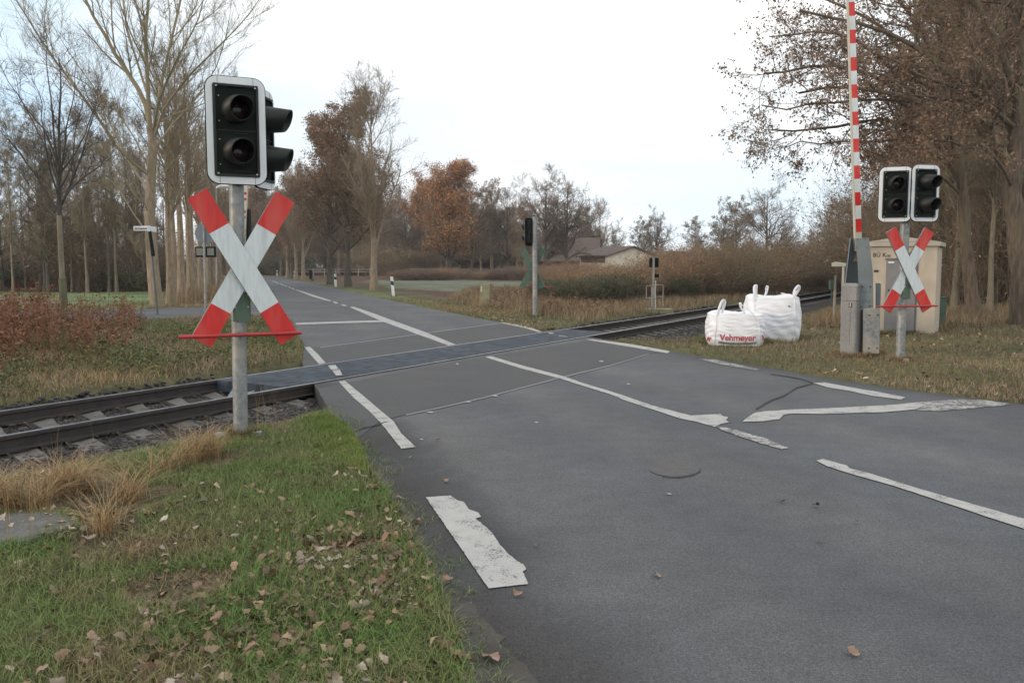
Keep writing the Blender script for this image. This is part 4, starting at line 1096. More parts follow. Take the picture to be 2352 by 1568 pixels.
# ================================================================== LEFT SIDE SIGNS
g = G(362, 722); sg = empty('street_name_sign', g, 0, label='leaning dark post with a white street name sign reading Eichenweg, by the big pale tree', cat='street sign')
sk = g.y / FPX
t = D(344, 531, g.y) - g
MB().tube([(0, 0, -.05), (t.x * .6, 0, t.z * .6), (t.x, 0, t.z)], [.036, .034, .030], 10).build('post', [M['armdark']], sg)
u0 = D(352, 588, g.y) - g
MB().tube([u0, (t.x, 0, t.z)], [.062, .05], 10).build('post_sleeve', [M['black']], sg)
c = D(327, 524.5, g.y) - g
mb = MB(); mb.box((0, 0, 0), (37 * sk, .025, 10.5 * sk)); o = mb.build('name_plate', [M['white']], sg, bevel=.004); o.location = c + Vector((0, -.02, 0)); o.rotation_euler = (0, R(-1.5), R(6))
tx = text('lettering', 'Eichenweg', .118, (0.0, -.0135, -.005), 0, M['ink'], o, bold=.0035, sx=.92)
mb = MB(); mb.box((0, 0, 0), (.5, .02, 12 * sk)); o = mb.build('name_plate', [M['white']], sg, bevel=.004); o.location = (t.x + .03, .1, t.z + 5 * sk); o.rotation_euler = (0, 0, R(82))
g = G(473, 748); rs = empty('round_sign', g, 0, label='round traffic sign seen from its grey back, with a pair of lamps below', cat='traffic sign')
sk = g.y / FPX
t = D(468, 513, g.y) - g
MB().tube([(0, 0, -.05), t], .030, 12).build('pole', [M['galv']], rs)
c = D(470.5, 536, g.y) - g
mb = MB(); mb.tube([(0, -.035, 0), (0, -.055, 0)], 24 * sk, 32); mb.v = [Vector((v.x, -v.y + 0, v.z)) for v in mb.v]; o = mb.build('sign_disc', [M['signblue']], rs); o.location = c
c = D(470, 578.5, g.y) - g
mb = MB(); mb.box((0, .08, 0), (46 * sk, .09, 24 * sk), 0)
mb.box((-12.5 * sk, .033, .5 * sk), (16 * sk, .006, 17 * sk), 1); mb.box((12.5 * sk, .033, .5 * sk), (16 * sk, .006, 17 * sk), 1)
o = mb.build('lamp_box', [M['black'], M['amber']], rs, bevel=.005); o.location = c
g = G(498, 672); lp_ = empty('street_lamp', g, 0, label='slim street lamp with white curved head, left of the foreground signal post', cat='street lamp')
sk = g.y / FPX
t = D(497, 432, g.y) - g
MB().tube([(0, 0, -.1), (t.x, 0, t.z)], [.07, .04], 8).build('pole', [M['galv']], lp_)
mb = MB(); mb.tube([(t.x, 0, t.z), (t.x + 6 * sk, 0, t.z + 3 * sk), (t.x + 14 * sk, 0, t.z + 4.5 * sk), (t.x + 28 * sk, 0, t.z + 4 * sk)], [.07, .10, .11, .06], 10); mb.build('lamp_head', [M['lamp']], lp_)
# ================================================================== GUIDE POSTS
def guide_post(px, base, hpx, lean, label, wide=.13):
    g = G(px, base); s_ = g.y / FPX; h = hpx * s_
    r = empty('guide_post', g, R(8), label=label, cat='guide post', group='white guide posts along the verge')
    wd = wide; dp = .11
    ring = [(-wd / 2, -dp / 2), (wd / 2, -dp / 2), (wd / 2, dp / 2), (-wd / 2, dp / 2)]
    def seg(z0, z1, k0, k1, sl0=0, sl1=0, grow=0):
        v = [(a * (1 + grow), b * (1 + grow), z0 + (sl0 if a > 0 else 0)) for a, b in ring] + [(a * (1 + grow), b * (1 + grow), z1 + (sl1 if a > 0 else 0)) for a, b in ring]
        return v
    F = [(0, 1, 5, 4), (1, 2, 6, 5), (2, 3, 7, 6), (3, 0, 4, 7), (4, 5, 6, 7), (3, 2, 1, 0)]
    mb = MB(); mb.add(seg(-.1, h * .60, 0, 0, 0, -.06), F); a = mb.build('post', [M['white']], r)
    mb = MB(); mb.add(seg(h * .60, h * .80, 0, 0, -.06, -.06, -.06), F); mb.build('black_band', [M['ink']], r)
    mb = MB(); mb.add(seg(h * .80, h, 0, 0, -.06, -.02), F); mb.build('top', [M['white']], r)
    r.rotation_euler = (0, R(lean), R(8))
guide_post(904, 681, 46, -5, 'nearest white guide post with black band, on the verge past the pale trunk', .15)
guide_post(771.5, 659, 30, -3, 'second white guide post, between the two brown roadside trunks', .17)
guide_post(676.5, 640.5, 18, 0, 'third white guide post in front of a slim pale trunk', .18)
guide_post(636.5, 633.8, 13, 0, 'fourth white guide post far along the road', .20)
guide_post(612.5, 628.5, 10, 0, 'last white guide post where the road meets the wood', .22)
g = G(716, 646); gb = empty('green_bin', g, 0, label='dark green box on a low mossy stump beside the far verge', cat='bin')
sk = g.y / FPX
mb = MB(); mb.box((-2 * sk, 0, 15.5 * sk), (6 * sk, .3, 20 * sk)); mb.build('body', [M['black']], gb, bevel=.02)
mb = MB(); mb.box((1 * sk, .1, 3 * sk), (7 * sk, .3, 6 * sk)); mb.build('stump', [M['barkgreen']], gb)
g = G(1114, 697); ms = empty('marker_stone', g, R(-10), label='upright mossy beige concrete block standing in the dry verge grass', cat='stone block')
sk = g.y / FPX
mb = MB(); mb.plate([(-12 * sk, -.05), (11 * sk, -.05), (14 * sk, 46 * sk), (-8 * sk, 46 * sk)], -.2, .2); mb.build('block', [M['mossstone']], ms, bevel=.015)
mb = MB(); mb.box((-6 * sk, -.205, 34 * sk), (3 * sk, .008, 12 * sk)); mb.build('white_mark', [M['cream']], ms)
# concrete slab bottom left
sl_ = GX([(-60, 1192), (40, 1190), (128, 1187), (176, 1206), (150, 1228), (112, 1238), (60, 1256), (0, 1262), (-80, 1270)])
mb = MB(); mb.prism(sl_, -.1, .035); o = mb.build('concrete_slab', [M['stone']], None, bevel=.008)
tag(o, 'flat grey concrete cover slab lying in the grass at the left edge', 'slab')
# ================================================================== WHITE PADDOCK FENCE
def fence(pxs, Ya, Yb2, ptop, pmid, label, npost):
    a = D(pxs[0], 630, Ya); b = D(pxs[1], 630, Yb2)
    root = empty('paddock_fence', (a.x, a.y, 0), 0, label=label, cat='fence')
    for py in (ptop, pmid):
        mb = MB(); z_a = D(0, py, Ya).z; z_b = D(0, py, Yb2).z
        p = Vector((0, 0, z_a)); q = Vector((b.x - a.x, b.y - a.y, z_b)); h = .075
        mb.add([p + Vector((0, 0, -h / 2)), q + Vector((0, 0, -h / 2)), q + Vector((0, 0, h / 2)), p + Vector((0, 0, h / 2))] + [v + Vector((0, .06, 0)) for v in (p + Vector((0, 0, -h / 2)), q + Vector((0, 0, -h / 2)), q + Vector((0, 0, h / 2)), p + Vector((0, 0, h / 2)))],
               [(0, 1, 2, 3), (7, 6, 5, 4), (0, 4, 5, 1), (3, 2, 6, 7)])
        mb.build('rail', [M['fence']], root)
    for i in range(npost):
        t = i / (npost - 1); v = a.lerp(b, t)
        mb = MB(); mb.box((v.x - a.x, v.y - a.y + .1, .62), (.14, .12, 1.3)); mb.build('post', [M['fence']], root)
fence((646, 850), 146, 138, 618.6, 624.2, 'white two-rail paddock fence behind the roadside trunks', 9)
fence((945, 1330), 136, 128, 618.0, 625.5, 'white two-rail paddock fence behind the orange oak', 15)
# ================================================================== BUILDINGS
def gable(name, label, A, B, C, wallh, ridge, wm, rm, over=.5, wins=(), depth=None):
    """A front-left, B front-right (gable end between A and B), C back-left corner"""
    A, B, C = (Vector((v.x, v.y, 0)) for v in (A, B, C))
    ex = (B - A); wdt = ex.length; ex.normalize(); ey = (C - A); dp = depth or ey.length; ey = Vector((-ex.y, ex.x, 0))
    root = empty(name, A, math.atan2(ex.y, ex.x), label=label, cat='building')
    mb = MB(); mb.plate([(0, -.3), (wdt, -.3), (wdt, wallh), (wdt / 2, ridge), (0, wallh)], 0, dp); mb.build('wall', [wm], root)
    mb = MB(); t = .18; sl = (ridge - wallh) / (wdt / 2)
    mb.plate([(-over, wallh - over * sl + .02), (wdt / 2, ridge + .02), (wdt / 2, ridge + t + .02), (-over, wallh - over * sl + t + .02)], -.4, dp + .4)
    mb.plate([(wdt / 2 + .001, ridge + .02), (wdt + over, wallh - over * sl + .02), (wdt + over, wallh - over * sl + t + .02), (wdt / 2 + .001, ridge + t + .02)], -.4, dp + .4)
    mb.build('roof', [rm], root)
    for (x, z, w_, h_) in wins:
        mb = MB(); mb.box((x, -.02, z), (w_, .08, h_), 0); f = mb.build('window', [M['fence']], root)
        mb = MB(); mb.box((x, -.07, z), (w_ * .8, .03, h_ * .84), 0); mb.build('pane', [M['glass']], f)
    return root, ey, dp, wdt
r_, _, dp, wdt = gable('shed', 'pale rendered shed with a low brown gable roof behind the red bushes', D(1393, 625, 112), D(1508, 625, 118), D(1338, 625, 132), 1.55 + (612 - 589) * 112 / FPX, 1.55 + (612 - 568) * 114 / FPX, M['shedwall'], M['tiles'], .25, (), 5.2)
mb = MB(); mb.add([(-.02, .3, 1.55 + 8 * .0574), (-.02, dp - .3, 1.55 + 9 * .0574), (-.02, dp - .3, 1.55 + 22 * .0574), (-.02, .3, 1.55 + 22 * .0574)], [(0, 1, 2, 3)])
mb.build('dark_upper_cladding', [M['tiles']], r_)
gable('brick_house', 'long brick farmhouse with big dark tiled roof behind bare trees', D(1372, 625, 126), D(1372, 625, 136), D(1222, 625, 126), 1.55 + 14 * .0646, 1.55 + 65 * .0646, M['brick'], M['tiles'], .4)
gable('brick_barn', 'low brick barn with a flat-topped dark roof, right of the pale shed', D(1512, 625, 118), D(1514, 625, 104), D(1680, 625, 118), 1.55 + 14 * .0533, 1.55 + 34 * .0533, M['brick'], M['tiles'], .3)
# ================================================================== TREE GENERATOR (vectorised)
def nrm(v): return v / (np.linalg.norm(v, axis=-1, keepdims=True) + 1e-9)
class Tree:
    def __init__(s, seed): s.g = np.random.default_rng(seed); s.lv = []
    def grow(s, P0, d0, L, r0, r1, S, wob, trop, sag=0.0):
        g = s.g; n = len(P0); pts = np.zeros((n, S + 1, 3)); pts[:, 0] = P0; d = nrm(d0).copy()
        up = np.array([0, 0, 1.0])
        for i in range(S):
            d = nrm(d + g.normal(0, wob, (n, 3)) + up * (trop - sag * i / S))
            pts[:, i + 1] = pts[:, i] + d * (L / S)[:, None]
        t = np.linspace(0, 1, S + 1)[None]
        rad = r0[:, None] * (1 - t) + r1[:, None] * t
        return pts, rad
    def sub(s, lev, K, ang, L, rr, S, wob, trop, t0=.25, t1=1.0, lpow=0.0, sag=0, updir=0.0, rmin=.003, floor=None):
        """children of level lev; L=(lo,hi) fraction of parent length"""
        pts, rad = s.lv[lev]; g = s.g; n, S1, _ = pts.shape
        t = g.uniform(t0, t1, (n, K)); 
        f = t * (S1 - 1); i0 = np.minimum(f.astype(int), S1 - 2); fr = f - i0
        a = np.arange(n)[:, None]
        p = pts[a, i0] * (1 - fr[..., None]) + pts[a, i0 + 1] * fr[..., None]
        tan = nrm(pts[a, i0 + 1] - pts[a, i0])
        r = rad[a, i0] * (1 - fr) + rad[a, i0 + 1] * fr
        seg = np.linalg.norm(np.diff(pts, axis=1), axis=2).sum(1)[:, None]
        Lc = seg * g.uniform(L[0], L[1], (n, K)) * (1 - t * lpow)
        rnd = nrm(g.normal(0, 1, (n, K, 3)) + np.array([0, 0, updir]))
        side = nrm(rnd - (rnd * tan).sum(-1, keepdims=True) * tan)
        an = np.radians(g.uniform(ang[0], ang[1], (n, K)))[..., None]
        d = tan * np.cos(an) + side * np.sin(an)
        p = p.reshape(-1, 3); d = d.reshape(-1, 3); Lc = Lc.ravel()
        r0 = np.maximum(r.ravel() * rr, rmin)
        if floor is not None:
            k = p[:, 2] > floor; p, d, Lc, r0 = p[k], d[k], Lc[k], r0[k]
        q = s.grow(p, d, Lc, r0, np.maximum(r0 * .35, rmin * .6), S, wob, trop, sag)
        s.lv.append(q); return q
def tubes(levels, sides):
    Vs = []; Fs = []; b = 0
    for (pts, rad), k in zip(levels, sides):
        n, S1, _ = pts.shape
        tan = np.empty_like(pts); tan[:, 1:-1] = pts[:, 2:] - pts[:, :-2]; tan[:, 0] = pts[:, 1] - pts[:, 0]; tan[:, -1] = pts[:, -1] - pts[:, -2]
        tan = nrm(tan)
        ref = np.where(np.abs(tan[:, :1, 2:3]) > .9, np.array([[[1.0, 0, 0]]]), np.array([[[0, 0, 1.0]]]))
        a = nrm(np.cross(tan, ref)); c = np.cross(tan, a)
        th = np.arange(k) * 2 * np.pi / k
        V = pts[:, :, None] + rad[:, :, None, None] * (a[:, :, None] * np.cos(th)[None, None, :, None] + c[:, :, None] * np.sin(th)[None, None, :, None])
        Vs.append(V.reshape(-1, 3))
        idx = (np.arange(n)[:, None, None] * S1 + np.arange(S1 - 1)[None, :, None]) * k + np.arange(k)[None, None]
        nxt = (np.arange(n)[:, None, None] * S1 + np.arange(S1 - 1)[None, :, None]) * k + (np.arange(k)[None, None] + 1) % k
        F = np.stack([idx, nxt, nxt + k, idx + k], -1).reshape(-1, 4) + b
        Fs.append(F); b += n * S1 * k
    return np.concatenate(Vs), np.concatenate(Fs)
def tube_mesh(name, levels, sides, m, smooth=True):
    V, F = tubes(levels, sides); me = npmesh(name, V, [F], smooth); me.materials.append(m); return me
def leaf_mesh(name, P, size, m, g, fold=.3, asp=.62):
    """each leaf: two small folded quads"""
    n = len(P)
    d = nrm(g.normal(0, 1, (n, 3)) + np.array([0, 0, -.3])); q = nrm(np.cross(d, g.normal(0, 1, (n, 3)))); nn = np.cross(d, q)
    sz = g.uniform(size[0], size[1], n)[:, None]
    a = P; b = P + d * sz * 2
    m1 = P + d * sz + q * sz * asp + nn * sz * fold; m2 = P + d * sz - q * sz * asp + nn * sz * fold
    V = np.stack([a, m1, b, m2], 1).reshape(-1, 3)
    i = np.arange(n)[:, None] * 4
    me = npmesh(name, V, [i + np.array([0, 1, 2]), i + np.array([0, 2, 3])]); me.materials.append(m); return me
def endpts(level, g, n, jit=.05, t0=.3):
    pts, _ = level; k = g.integers(0, len(pts), n); S = pts.shape[1] - 1
    f = g.uniform(t0, 1, n) * S; i = np.minimum(f.astype(int), S - 1); fr = (f - i)[:, None]
    return pts[k, i] * (1 - fr) + pts[k, i + 1] * fr + g.normal(0, jit, (n, 3))
def trunkline(pts, rads, T):
    p = np.array([pts], float); T.lv.append((p, np.array([rads], float)))
def interp_line(pts, n):
    pts = np.array(pts, float); seg = np.r_[0, np.cumsum(np.linalg.norm(np.diff(pts, axis=0), axis=1))]
    t = np.linspace(0, seg[-1], n); return np.stack([np.interp(t, seg, pts[:, k]) for k in range(3)], 1)
def put_tree(name, parts, loc, rz=0, sc=1.0, sz=None, **k):
    r = empty(name, loc, rz, **k); r.scale = (sc, sc, sz or sc)
    for nm, me in parts:
        o = bpy.data.objects.new(nm, me); COL.objects.link(o); o.parent = r
    return r
# ---- generic bare roadside tree, unit: metres
def make_bare(seed, H, rt, clear, spread, nl1=26, k2=9, k3=7, k4=4, ang=(28, 55), trop=.10, bark='bark', tw='twig', leaf=None, nleaf=0, lsz=(.05, .09), lean=0.0, wob=.09, r4=.004, jit=.05, l1=(.42, .62), lpow=.55):
    T = Tree(seed); g = T.g
    n = 12; z = np.linspace(-.2, H * .96, n)
    x = np.cumsum(g.normal(0, .012 * H / 10, n)) + lean * z; y = np.cumsum(g.normal(0, .012 * H / 10, n))
    flare = np.r_[1.45, 1.08, np.ones(n - 2)]
    rr = rt * (1 - .93 * (np.linspace(0, 1, n)) ** .85) * flare
    trunkline(np.stack([x, y, z], 1), rr, T)
    q = T.sub(0, nl1, ang, (l1[0] * spread, l1[1] * spread), .50, 7, wob, trop, t0=clear, t1=.98, lpow=lpow)
    T.sub(1, k2, (25, 60), (.30, .55), .55, 5, wob * 1.2, trop * .8, t0=.12, t1=1, lpow=.35)
    T.sub(2, k3, (25, 60), (.35, .65), .6, 3, .12, trop * .6, t0=.1, t1=1, lpow=.3, rmin=r4)
    if k4: T.sub(3, k4, (20, 55), (.4, .8), .7, 2, .12, .05, t0=.15, t1=1, rmin=r4 * .8)
    tr = tube_mesh('trunk', T.lv[:1], [12], M[bark]); br = tube_mesh('limbs', T.lv[1:3], [6, 4], M[bark]); tws = tube_mesh('twigs', T.lv[3:], [3] * len(T.lv[3:]), M[tw])
    parts = [('trunk', tr), ('limbs', br), ('twigs', tws)]
    if leaf:
        P = endpts(T.lv[-1], g, nleaf, jit)
        parts.append(('foliage', leaf_mesh('foliage', P, lsz, M[leaf], g)))
    return parts
# ================================================================== HERO: BIG PALE TREE, LEFT
def big_pale_tree():
    g0 = G(362, 703); Y = g0.y; s = Y / FPX
    T = Tree(21); g = T.g
    L = lambda px, py, dy=0: np.array(D(px, py, Y + dy) - g0)
    tr = interp_line([L(366, 712), L(358, 690), L(350, 600), L(344, 500), L(347, 400), L(352, 330), L(345, 290)], 14)
    T.lv.append((tr[None], np.linspace(.25, .15, 14)[None] * np.r_[1.15, 1.05, np.ones(12)][None]))
    limbs = [
        ([(345, 290), (330, 220), (300, 180), (250, 100), (210, 30), (170, -60), (140, -140)], .15, 0, 0.4),
        ([(346, 320), (341, 230), (336, 130), (335, 40), (345, -60), (350, -200)], .15, 0, -.3),
        ([(347, 330), (358, 280), (368, 200), (390, 110), (410, 20), (430, -80), (440, -180)], .12, 0, .5),
        ([(346, 405), (300, 370), (262, 330), (215, 255), (150, 170), (90, 85), (40, 10), (0, -70)], .10, 0, -1.5),
        ([(346, 440), (300, 380), (265, 310), (215, 200), (150, 110), (110, 40)], .06, 0, 1.5),
        ([(350, 290), (400, 262), (455, 245), (505, 215), (545, 190)], .05, 0, 1.0),
        ([(353, 320), (380, 240), (430, 180), (480, 130), (560, 50), (600, 0)], .075, 0, -1.2),
        ([(352, 300), (365, 230), (400, 150), (450, 60), (480, -40)], .08, 0, -1.5),
        ([(350, 250), (320, 160), (290, 60), (280, -60), (290, -160)], .08, 0, 1.5),
        ([(349, 350), (400, 280), (440, 240), (490, 170), (520, 90), (530, 0)], .065, 0, 1.8),
        ([(346, 480), (310, 450), (280, 400), (230, 350), (180, 300)], .045, 0, -.6),
        ([(345, 545), (300, 480), (270, 430), (235, 400), (200, 350)], .04, 0, .8),
        ([(344, 610), (318, 590), (300, 555), (285, 520)], .022, 0, -.4),
        ([(345, 500), (320, 440), (300, 400), (270, 300), (235, 240)], .04, 0, -1.0),
        ([(349, 400), (300, 300), (250, 230), (180, 180), (110, 150), (30, 130)], .05, 0, .8),
        ([(350, 420), (390, 380), (430, 340), (480, 320)], .04, 0, 1.2),
    ]
    S = 10; P = []; Rr = []
    for pl, r0, _, dy in limbs:
        k = len(pl)
        q = interp_line([L(a, b, dy * (i / (k - 1)) ** .8 * 2) for i, (a, b) in enumerate(pl)], S + 1)
        q += g.normal(0, .03, q.shape) * np.linspace(0, 1, S + 1)[:, None]
        P.append(q); Rr.append(np.linspace(r0 * .68, r0 * .16, S + 1))
    T.lv.append((np.array(P), np.array(Rr)))
    T.sub(1, 12, (18, 48), (.24, .44), .50, 6, .06, .10, t0=.22, t1=1, lpow=.35, updir=.5)
    T.sub(2, 9, (20, 50), (.28, .5), .50, 4, .08, .08, t0=.15, t1=1, lpow=.2, updir=.3, rmin=.005)
    T.sub(3, 6, (20, 50), (.35, .7), .6, 3, .10, .06, t0=.1, t1=1, rmin=.0036)
    a = tube_mesh('trunk', T.lv[:1], [16], M['barklight']); b = tube_mesh('limbs', T.lv[1:3], [8, 5], M['twigpale']); c = tube_mesh('twigs', T.lv[3:], [3, 3], M['twigpale'])
    # bump stubs
    st = T.lv
    return put_tree('bare_tree', [('trunk', a), ('limbs', b), ('twigs', c)], g0, label='tallest bare pale-barked tree with many rising limbs, behind the street name sign', cat='tree')
big_pale_tree()
# ================================================================== YOUNG DARK TREE, LEFT
def young_tree():
    g0 = G(148, 757); Y = g0.y; T = Tree(5); g = T.g
    L = lambda px, py, dy=0: np.array(D(px, py, Y + dy) - g0)
    tr = interp_line([L(149, 775), L(146, 700), L(142, 620), L(138, 540), L(136, 495)], 8)
    T.lv.append((tr[None], np.linspace(.072, .060, 8)[None]))
    limbs = [([(136, 495), (134, 400), (137, 300), (139, 200), (136, 130)], .055, 0), ([(136, 490), (132, 380), (124, 300), (117, 220), (108, 150), (104, 100)], .036, .3),
             ([(136, 490), (110, 450), (85, 405), (60, 370), (30, 330), (-10, 285)], .034, -.3), ([(137, 480), (160, 430), (180, 380), (200, 300), (215, 270), (228, 240)], .034, .2),
             ([(138, 470), (165, 430), (200, 400), (245, 372), (275, 355)], .024, -.3), ([(134, 500), (100, 470), (70, 430), (45, 390), (0, 380)], .022, .3),
             ([(135, 430), (110, 350), (80, 290), (50, 230), (30, 160)], .026, .5), ([(136, 420), (150, 330), (150, 290), (165, 250), (172, 190), (175, 140)], .026, -.5),
             ([(135, 380), (105, 300), (60, 250), (20, 190), (-10, 130)], .022, -.5), ([(137, 400), (175, 350), (200, 300), (225, 220), (230, 190)], .022, .6), ([(135, 450), (110, 380), (105, 320), (95, 240), (75, 180)], .024, -.8), ([(136, 440), (165, 380), (172, 310), (190, 240), (195, 200)], .024, .9)]
    S = 9; P = []; Rr = []
    for pl, r0, dy in limbs:
        k = len(pl); q = interp_line([L(a, b, dy * (i / (k - 1)) * 2.2) for i, (a, b) in enumerate(pl)], S + 1)
        P.append(q + g.normal(0, .02, q.shape) * np.linspace(0, 1, S + 1)[:, None]); Rr.append(np.linspace(r0, r0 * .2, S + 1))
    T.lv.append((np.array(P), np.array(Rr)))
    T.sub(1, 10, (25, 55), (.18, .34), .45, 5, .09, .08, t0=.2, t1=1, lpow=.3, updir=.3, rmin=.004)
    T.sub(2, 6, (25, 60), (.3, .6), .6, 3, .1, .05, t0=.15, t1=1, rmin=.0040)
    T.sub(3, 3, (25, 60), (.4, .7), .7, 2, .1, .05, t0=.2, t1=1, rmin=.0032)
    a = tube_mesh('trunk', T.lv[:1], [14], M['bark']); b = tube_mesh('limbs', T.lv[1:3], [7, 4], M['youngdark']); c = tube_mesh('twigs', T.lv[3:], [3, 3], M['youngdark'])
    gd_ = MB().tube([tuple(L(149, 775)), tuple(L(147, 700)), tuple(L(143, 640))], .088, 16)
    r = put_tree('young_tree', [('trunk', a), ('limbs', b), ('twigs', c)], g0, label='slender dark bare tree with a greenish trunk sleeve rising from the reddish weeds', cat='tree')
    gd_.build('trunk_sleeve', [M['barkgreen']], r)
young_tree()
# ================================================================== BIG OAKS, RIGHT
def oak(gpx, tpl, rt, limbs, seed, label, leaf_n, k2=12, k3=9, k4=5, rtop=None):
    g0 = G(*gpx); Y = g0.y; T = Tree(seed); g = T.g
    L = lambda px, py, dy=0: np.array(D(px, py, Y + dy) - g0)
    tr = interp_line([L(*q) for q in tpl], 14) + g.normal(0, .02, (14, 3))
    T.lv.append((tr[None], np.linspace(rt, rtop or rt * .6, 14)[None] * np.r_[1.35, 1.12, np.ones(12)][None]))
    S = 10; P = []; Rr = []
    for pl, r0, dy in limbs:
        k = len(pl); q = interp_line([L(a, b, dy * (i / (k - 1))) for i, (a, b) in enumerate(pl)], S + 1)
        P.append(q + g.normal(0, .07, q.shape) * np.linspace(0, 1, S + 1)[:, None]); Rr.append(np.linspace(r0 * .72, r0 * .2, S + 1))
    T.lv.append((np.array(P), np.array(Rr)))
    T.sub(1, k2, (30, 65), (.22, .42), .5, 6, .16, .02, t0=.15, t1=1, lpow=.3)
    T.sub(2, k3, (30, 65), (.28, .5), .55, 4, .16, .0, t0=.1, t1=1, lpow=.2, rmin=.006)
    T.sub(3, k4, (30, 65), (.35, .65), .65, 3, .16, -.04, t0=.1, t1=1, rmin=.0045)
    a = tube_mesh('trunk', T.lv[:1], [16], M['oakbark']); b = tube_mesh('limbs', T.lv[1:3], [8, 5], M['oakbark']); c = tube_mesh('twigs', T.lv[3:], [3, 3], M['twigdark'])
    P = endpts(T.lv[-1], g, leaf_n, .06, .2)
    l = leaf_mesh('foliage', P, (.028, .055), M['leafbrown'], g)
    return put_tree('oak_tree', [('trunk', a), ('limbs', b), ('twigs', c), ('foliage', l)], g0, label=label, cat='tree')
oak((2352, 745), [(2352, 760), (2345, 640), (2336, 520), (2326, 420), (2335, 330), (2350, 200), (2360, 60), (2365, -100)], .26,
    [([(2328, 430), (2285, 340), (2220, 265), (2120, 235), (2020, 205), (1920, 195), (1840, 215)], .17, 1.5),
     ([(2330, 400), (2250, 250), (2160, 150), (2060, 80), (1950, 40), (1850, 30)], .15, -1),
     ([(2340, 330), (2260, 170), (2180, 50), (2080, -30), (1950, -80), (1840, -90)], .14, 2),
     ([(2345, 250), (2290, 90), (2220, -40), (2140, -140), (2040, -220)], .13, -1.5),
     ([(2335, 350), (2400, 250), (2480, 160), (2560, 100)], .13, 0), ([(2350, 200), (2420, 60), (2480, -60), (2540, -150)], .12, 1),
     ([(2330, 440), (2300, 380), (2250, 330), (2180, 320), (2090, 330)], .08, -2), ([(2340, 300), (2230, 210), (2130, 180), (2020, 130), (1930, 110)], .10, -2.5),
     ([(2355, 100), (2310, -40), (2250, -160), (2200, -260)], .11, 1), ([(2360, 40), (2380, -100), (2400, -240)], .12, -1), ([(2335, 380), (2270, 300), (2230, 200), (2230, 100), (2210, 0)], .09, 2)],
    31, 'largest brown-leaved oak, its trunk at the right edge of the picture', 15000, 12, 9, 6)
oak((2236, 728), [(2240, 735), (2228, 660), (2218, 560), (2212, 470), (2205, 400), (2195, 320), (2180, 200), (2165, 60), (2160, -80)], .185,
    [([(2208, 430), (2170, 350), (2110, 290), (2020, 275), (1930, 285), (1850, 305), (1770, 300)], .12, 1),
     ([(2200, 380), (2130, 260), (2040, 190), (1940, 150), (1840, 150), (1750, 180)], .12, -1),
     ([(2190, 300), (2110, 150), (2020, 60), (1920, 10), (1820, -10), (1745, 0)], .11, 1.5),
     ([(2180, 220), (2110, 60), (2030, -40), (1950, -120), (1870, -170)], .10, -1),
     ([(2210, 450), (2160, 400), (2100, 375), (2040, 368), (1990, 350)], .07, -1.5), ([(2200, 400), (2120, 330), (2040, 320), (1950, 330), (1870, 330), (1800, 340)], .08, 1.8),
     ([(2195, 330), (2240, 220), (2270, 120), (2300, 20)], .09, 1), ([(2175, 150), (2140, 0), (2120, -120), (2060, -220)], .09, 0), ([(2205, 410), (2150, 300), (2080, 230), (1990, 230), (1900, 240), (1760, 250)], .09, -.3),
     ([(2190, 300), (2100, 220), (2010, 120), (1940, 80), (1850, 70), (1770, 80)], .09, .4)],
    32, 'oak with long low limbs reaching left over the barrier boom, behind the hut', 15000, 12, 9, 6)
# ================================================================== ROADSIDE + BACKGROUND TREES
def P_(px, py): return G(px, py)
limeA = make_bare(41, 12.4, .25, .16, 1.0, nl1=26, k2=9, k3=7, k4=3, ang=(20, 42), trop=.14, bark='barklight', tw='twig', l1=(.40, .60), r4=.008)
limeB = make_bare(42, 12.4, .24, .20, 1.0, nl1=30, k2=10, k3=8, k4=3, ang=(30, 60), trop=.10, bark='barkdark', tw='twigdark', leaf='leafrust2', nleaf=26000, lsz=(.04, .085), r4=.008, jit=.12, l1=(.38, .54))
put_tree('bare_tree', limeA, P_(860, 666), 0.4, 1.0, label='tall pale-trunked bare tree forking above the road, right of the brown-leaved pair', cat='tree', group='roadside trees along the right verge')
put_tree('leafy_tree', limeB, P_(800, 659), 1.2, 1.06, label='dark-trunked roadside tree still full of brown leaves', cat='tree', group='roadside trees along the right verge')
put_tree('leafy_tree', limeB, P_(758, 653), 3.9, 1.04, label='forked roadside tree with brown leaves, left of the dark-trunked one', cat='tree', group='roadside trees along the right verge')
T_ = [(697, 642.5, limeA, .95), (681, 641, limeA, .9), (670, 638, limeB, .9), (660, 636.5, limeA, .88), (645, 634, limeB, .95), (628, 631.5, limeA, .9), (585, 634, limeA, .85), (560, 640, limeB, .75), (548, 643, limeA, .8)]
for i, (px, py, t, sc) in enumerate(T_):
    put_tree('roadside_tree', t, P_(px, py), i * 1.3, sc, label='slim roadside tree in the distant avenue beyond the green box', cat='tree', group='distant avenue trees')
# row of slim pale trunks behind the big tree
pop = [make_bare(50 + k, 12.5, .20, .35, .8, nl1=22, k2=7, k3=6, k4=2, ang=(22, 45), trop=.12, bark='barklight', tw='twigpale', r4=.007, l1=(.26, .40), lpow=.3) for k in range(2)]
for i, (px, py, sc, rz) in enumerate([(392, 699, .80, .3), (420, 692, .95, 1.4), (400, 686, .92, 2.9), (437, 683, .98, 4.1), (447, 678, .85, 5.2), (462, 674, .8, .9), (478, 670, .85, 2.2), (492, 664, .85, 3.3), (508, 658, .85, 4.4), (524, 653, .85, 5.5)]):
    put_tree('slim_tree', pop[i % 2], P_(px, py), rz, sc, label='slim pale trunk in the close row running back from the big pale tree', cat='tree', group='row of slim pale trees')
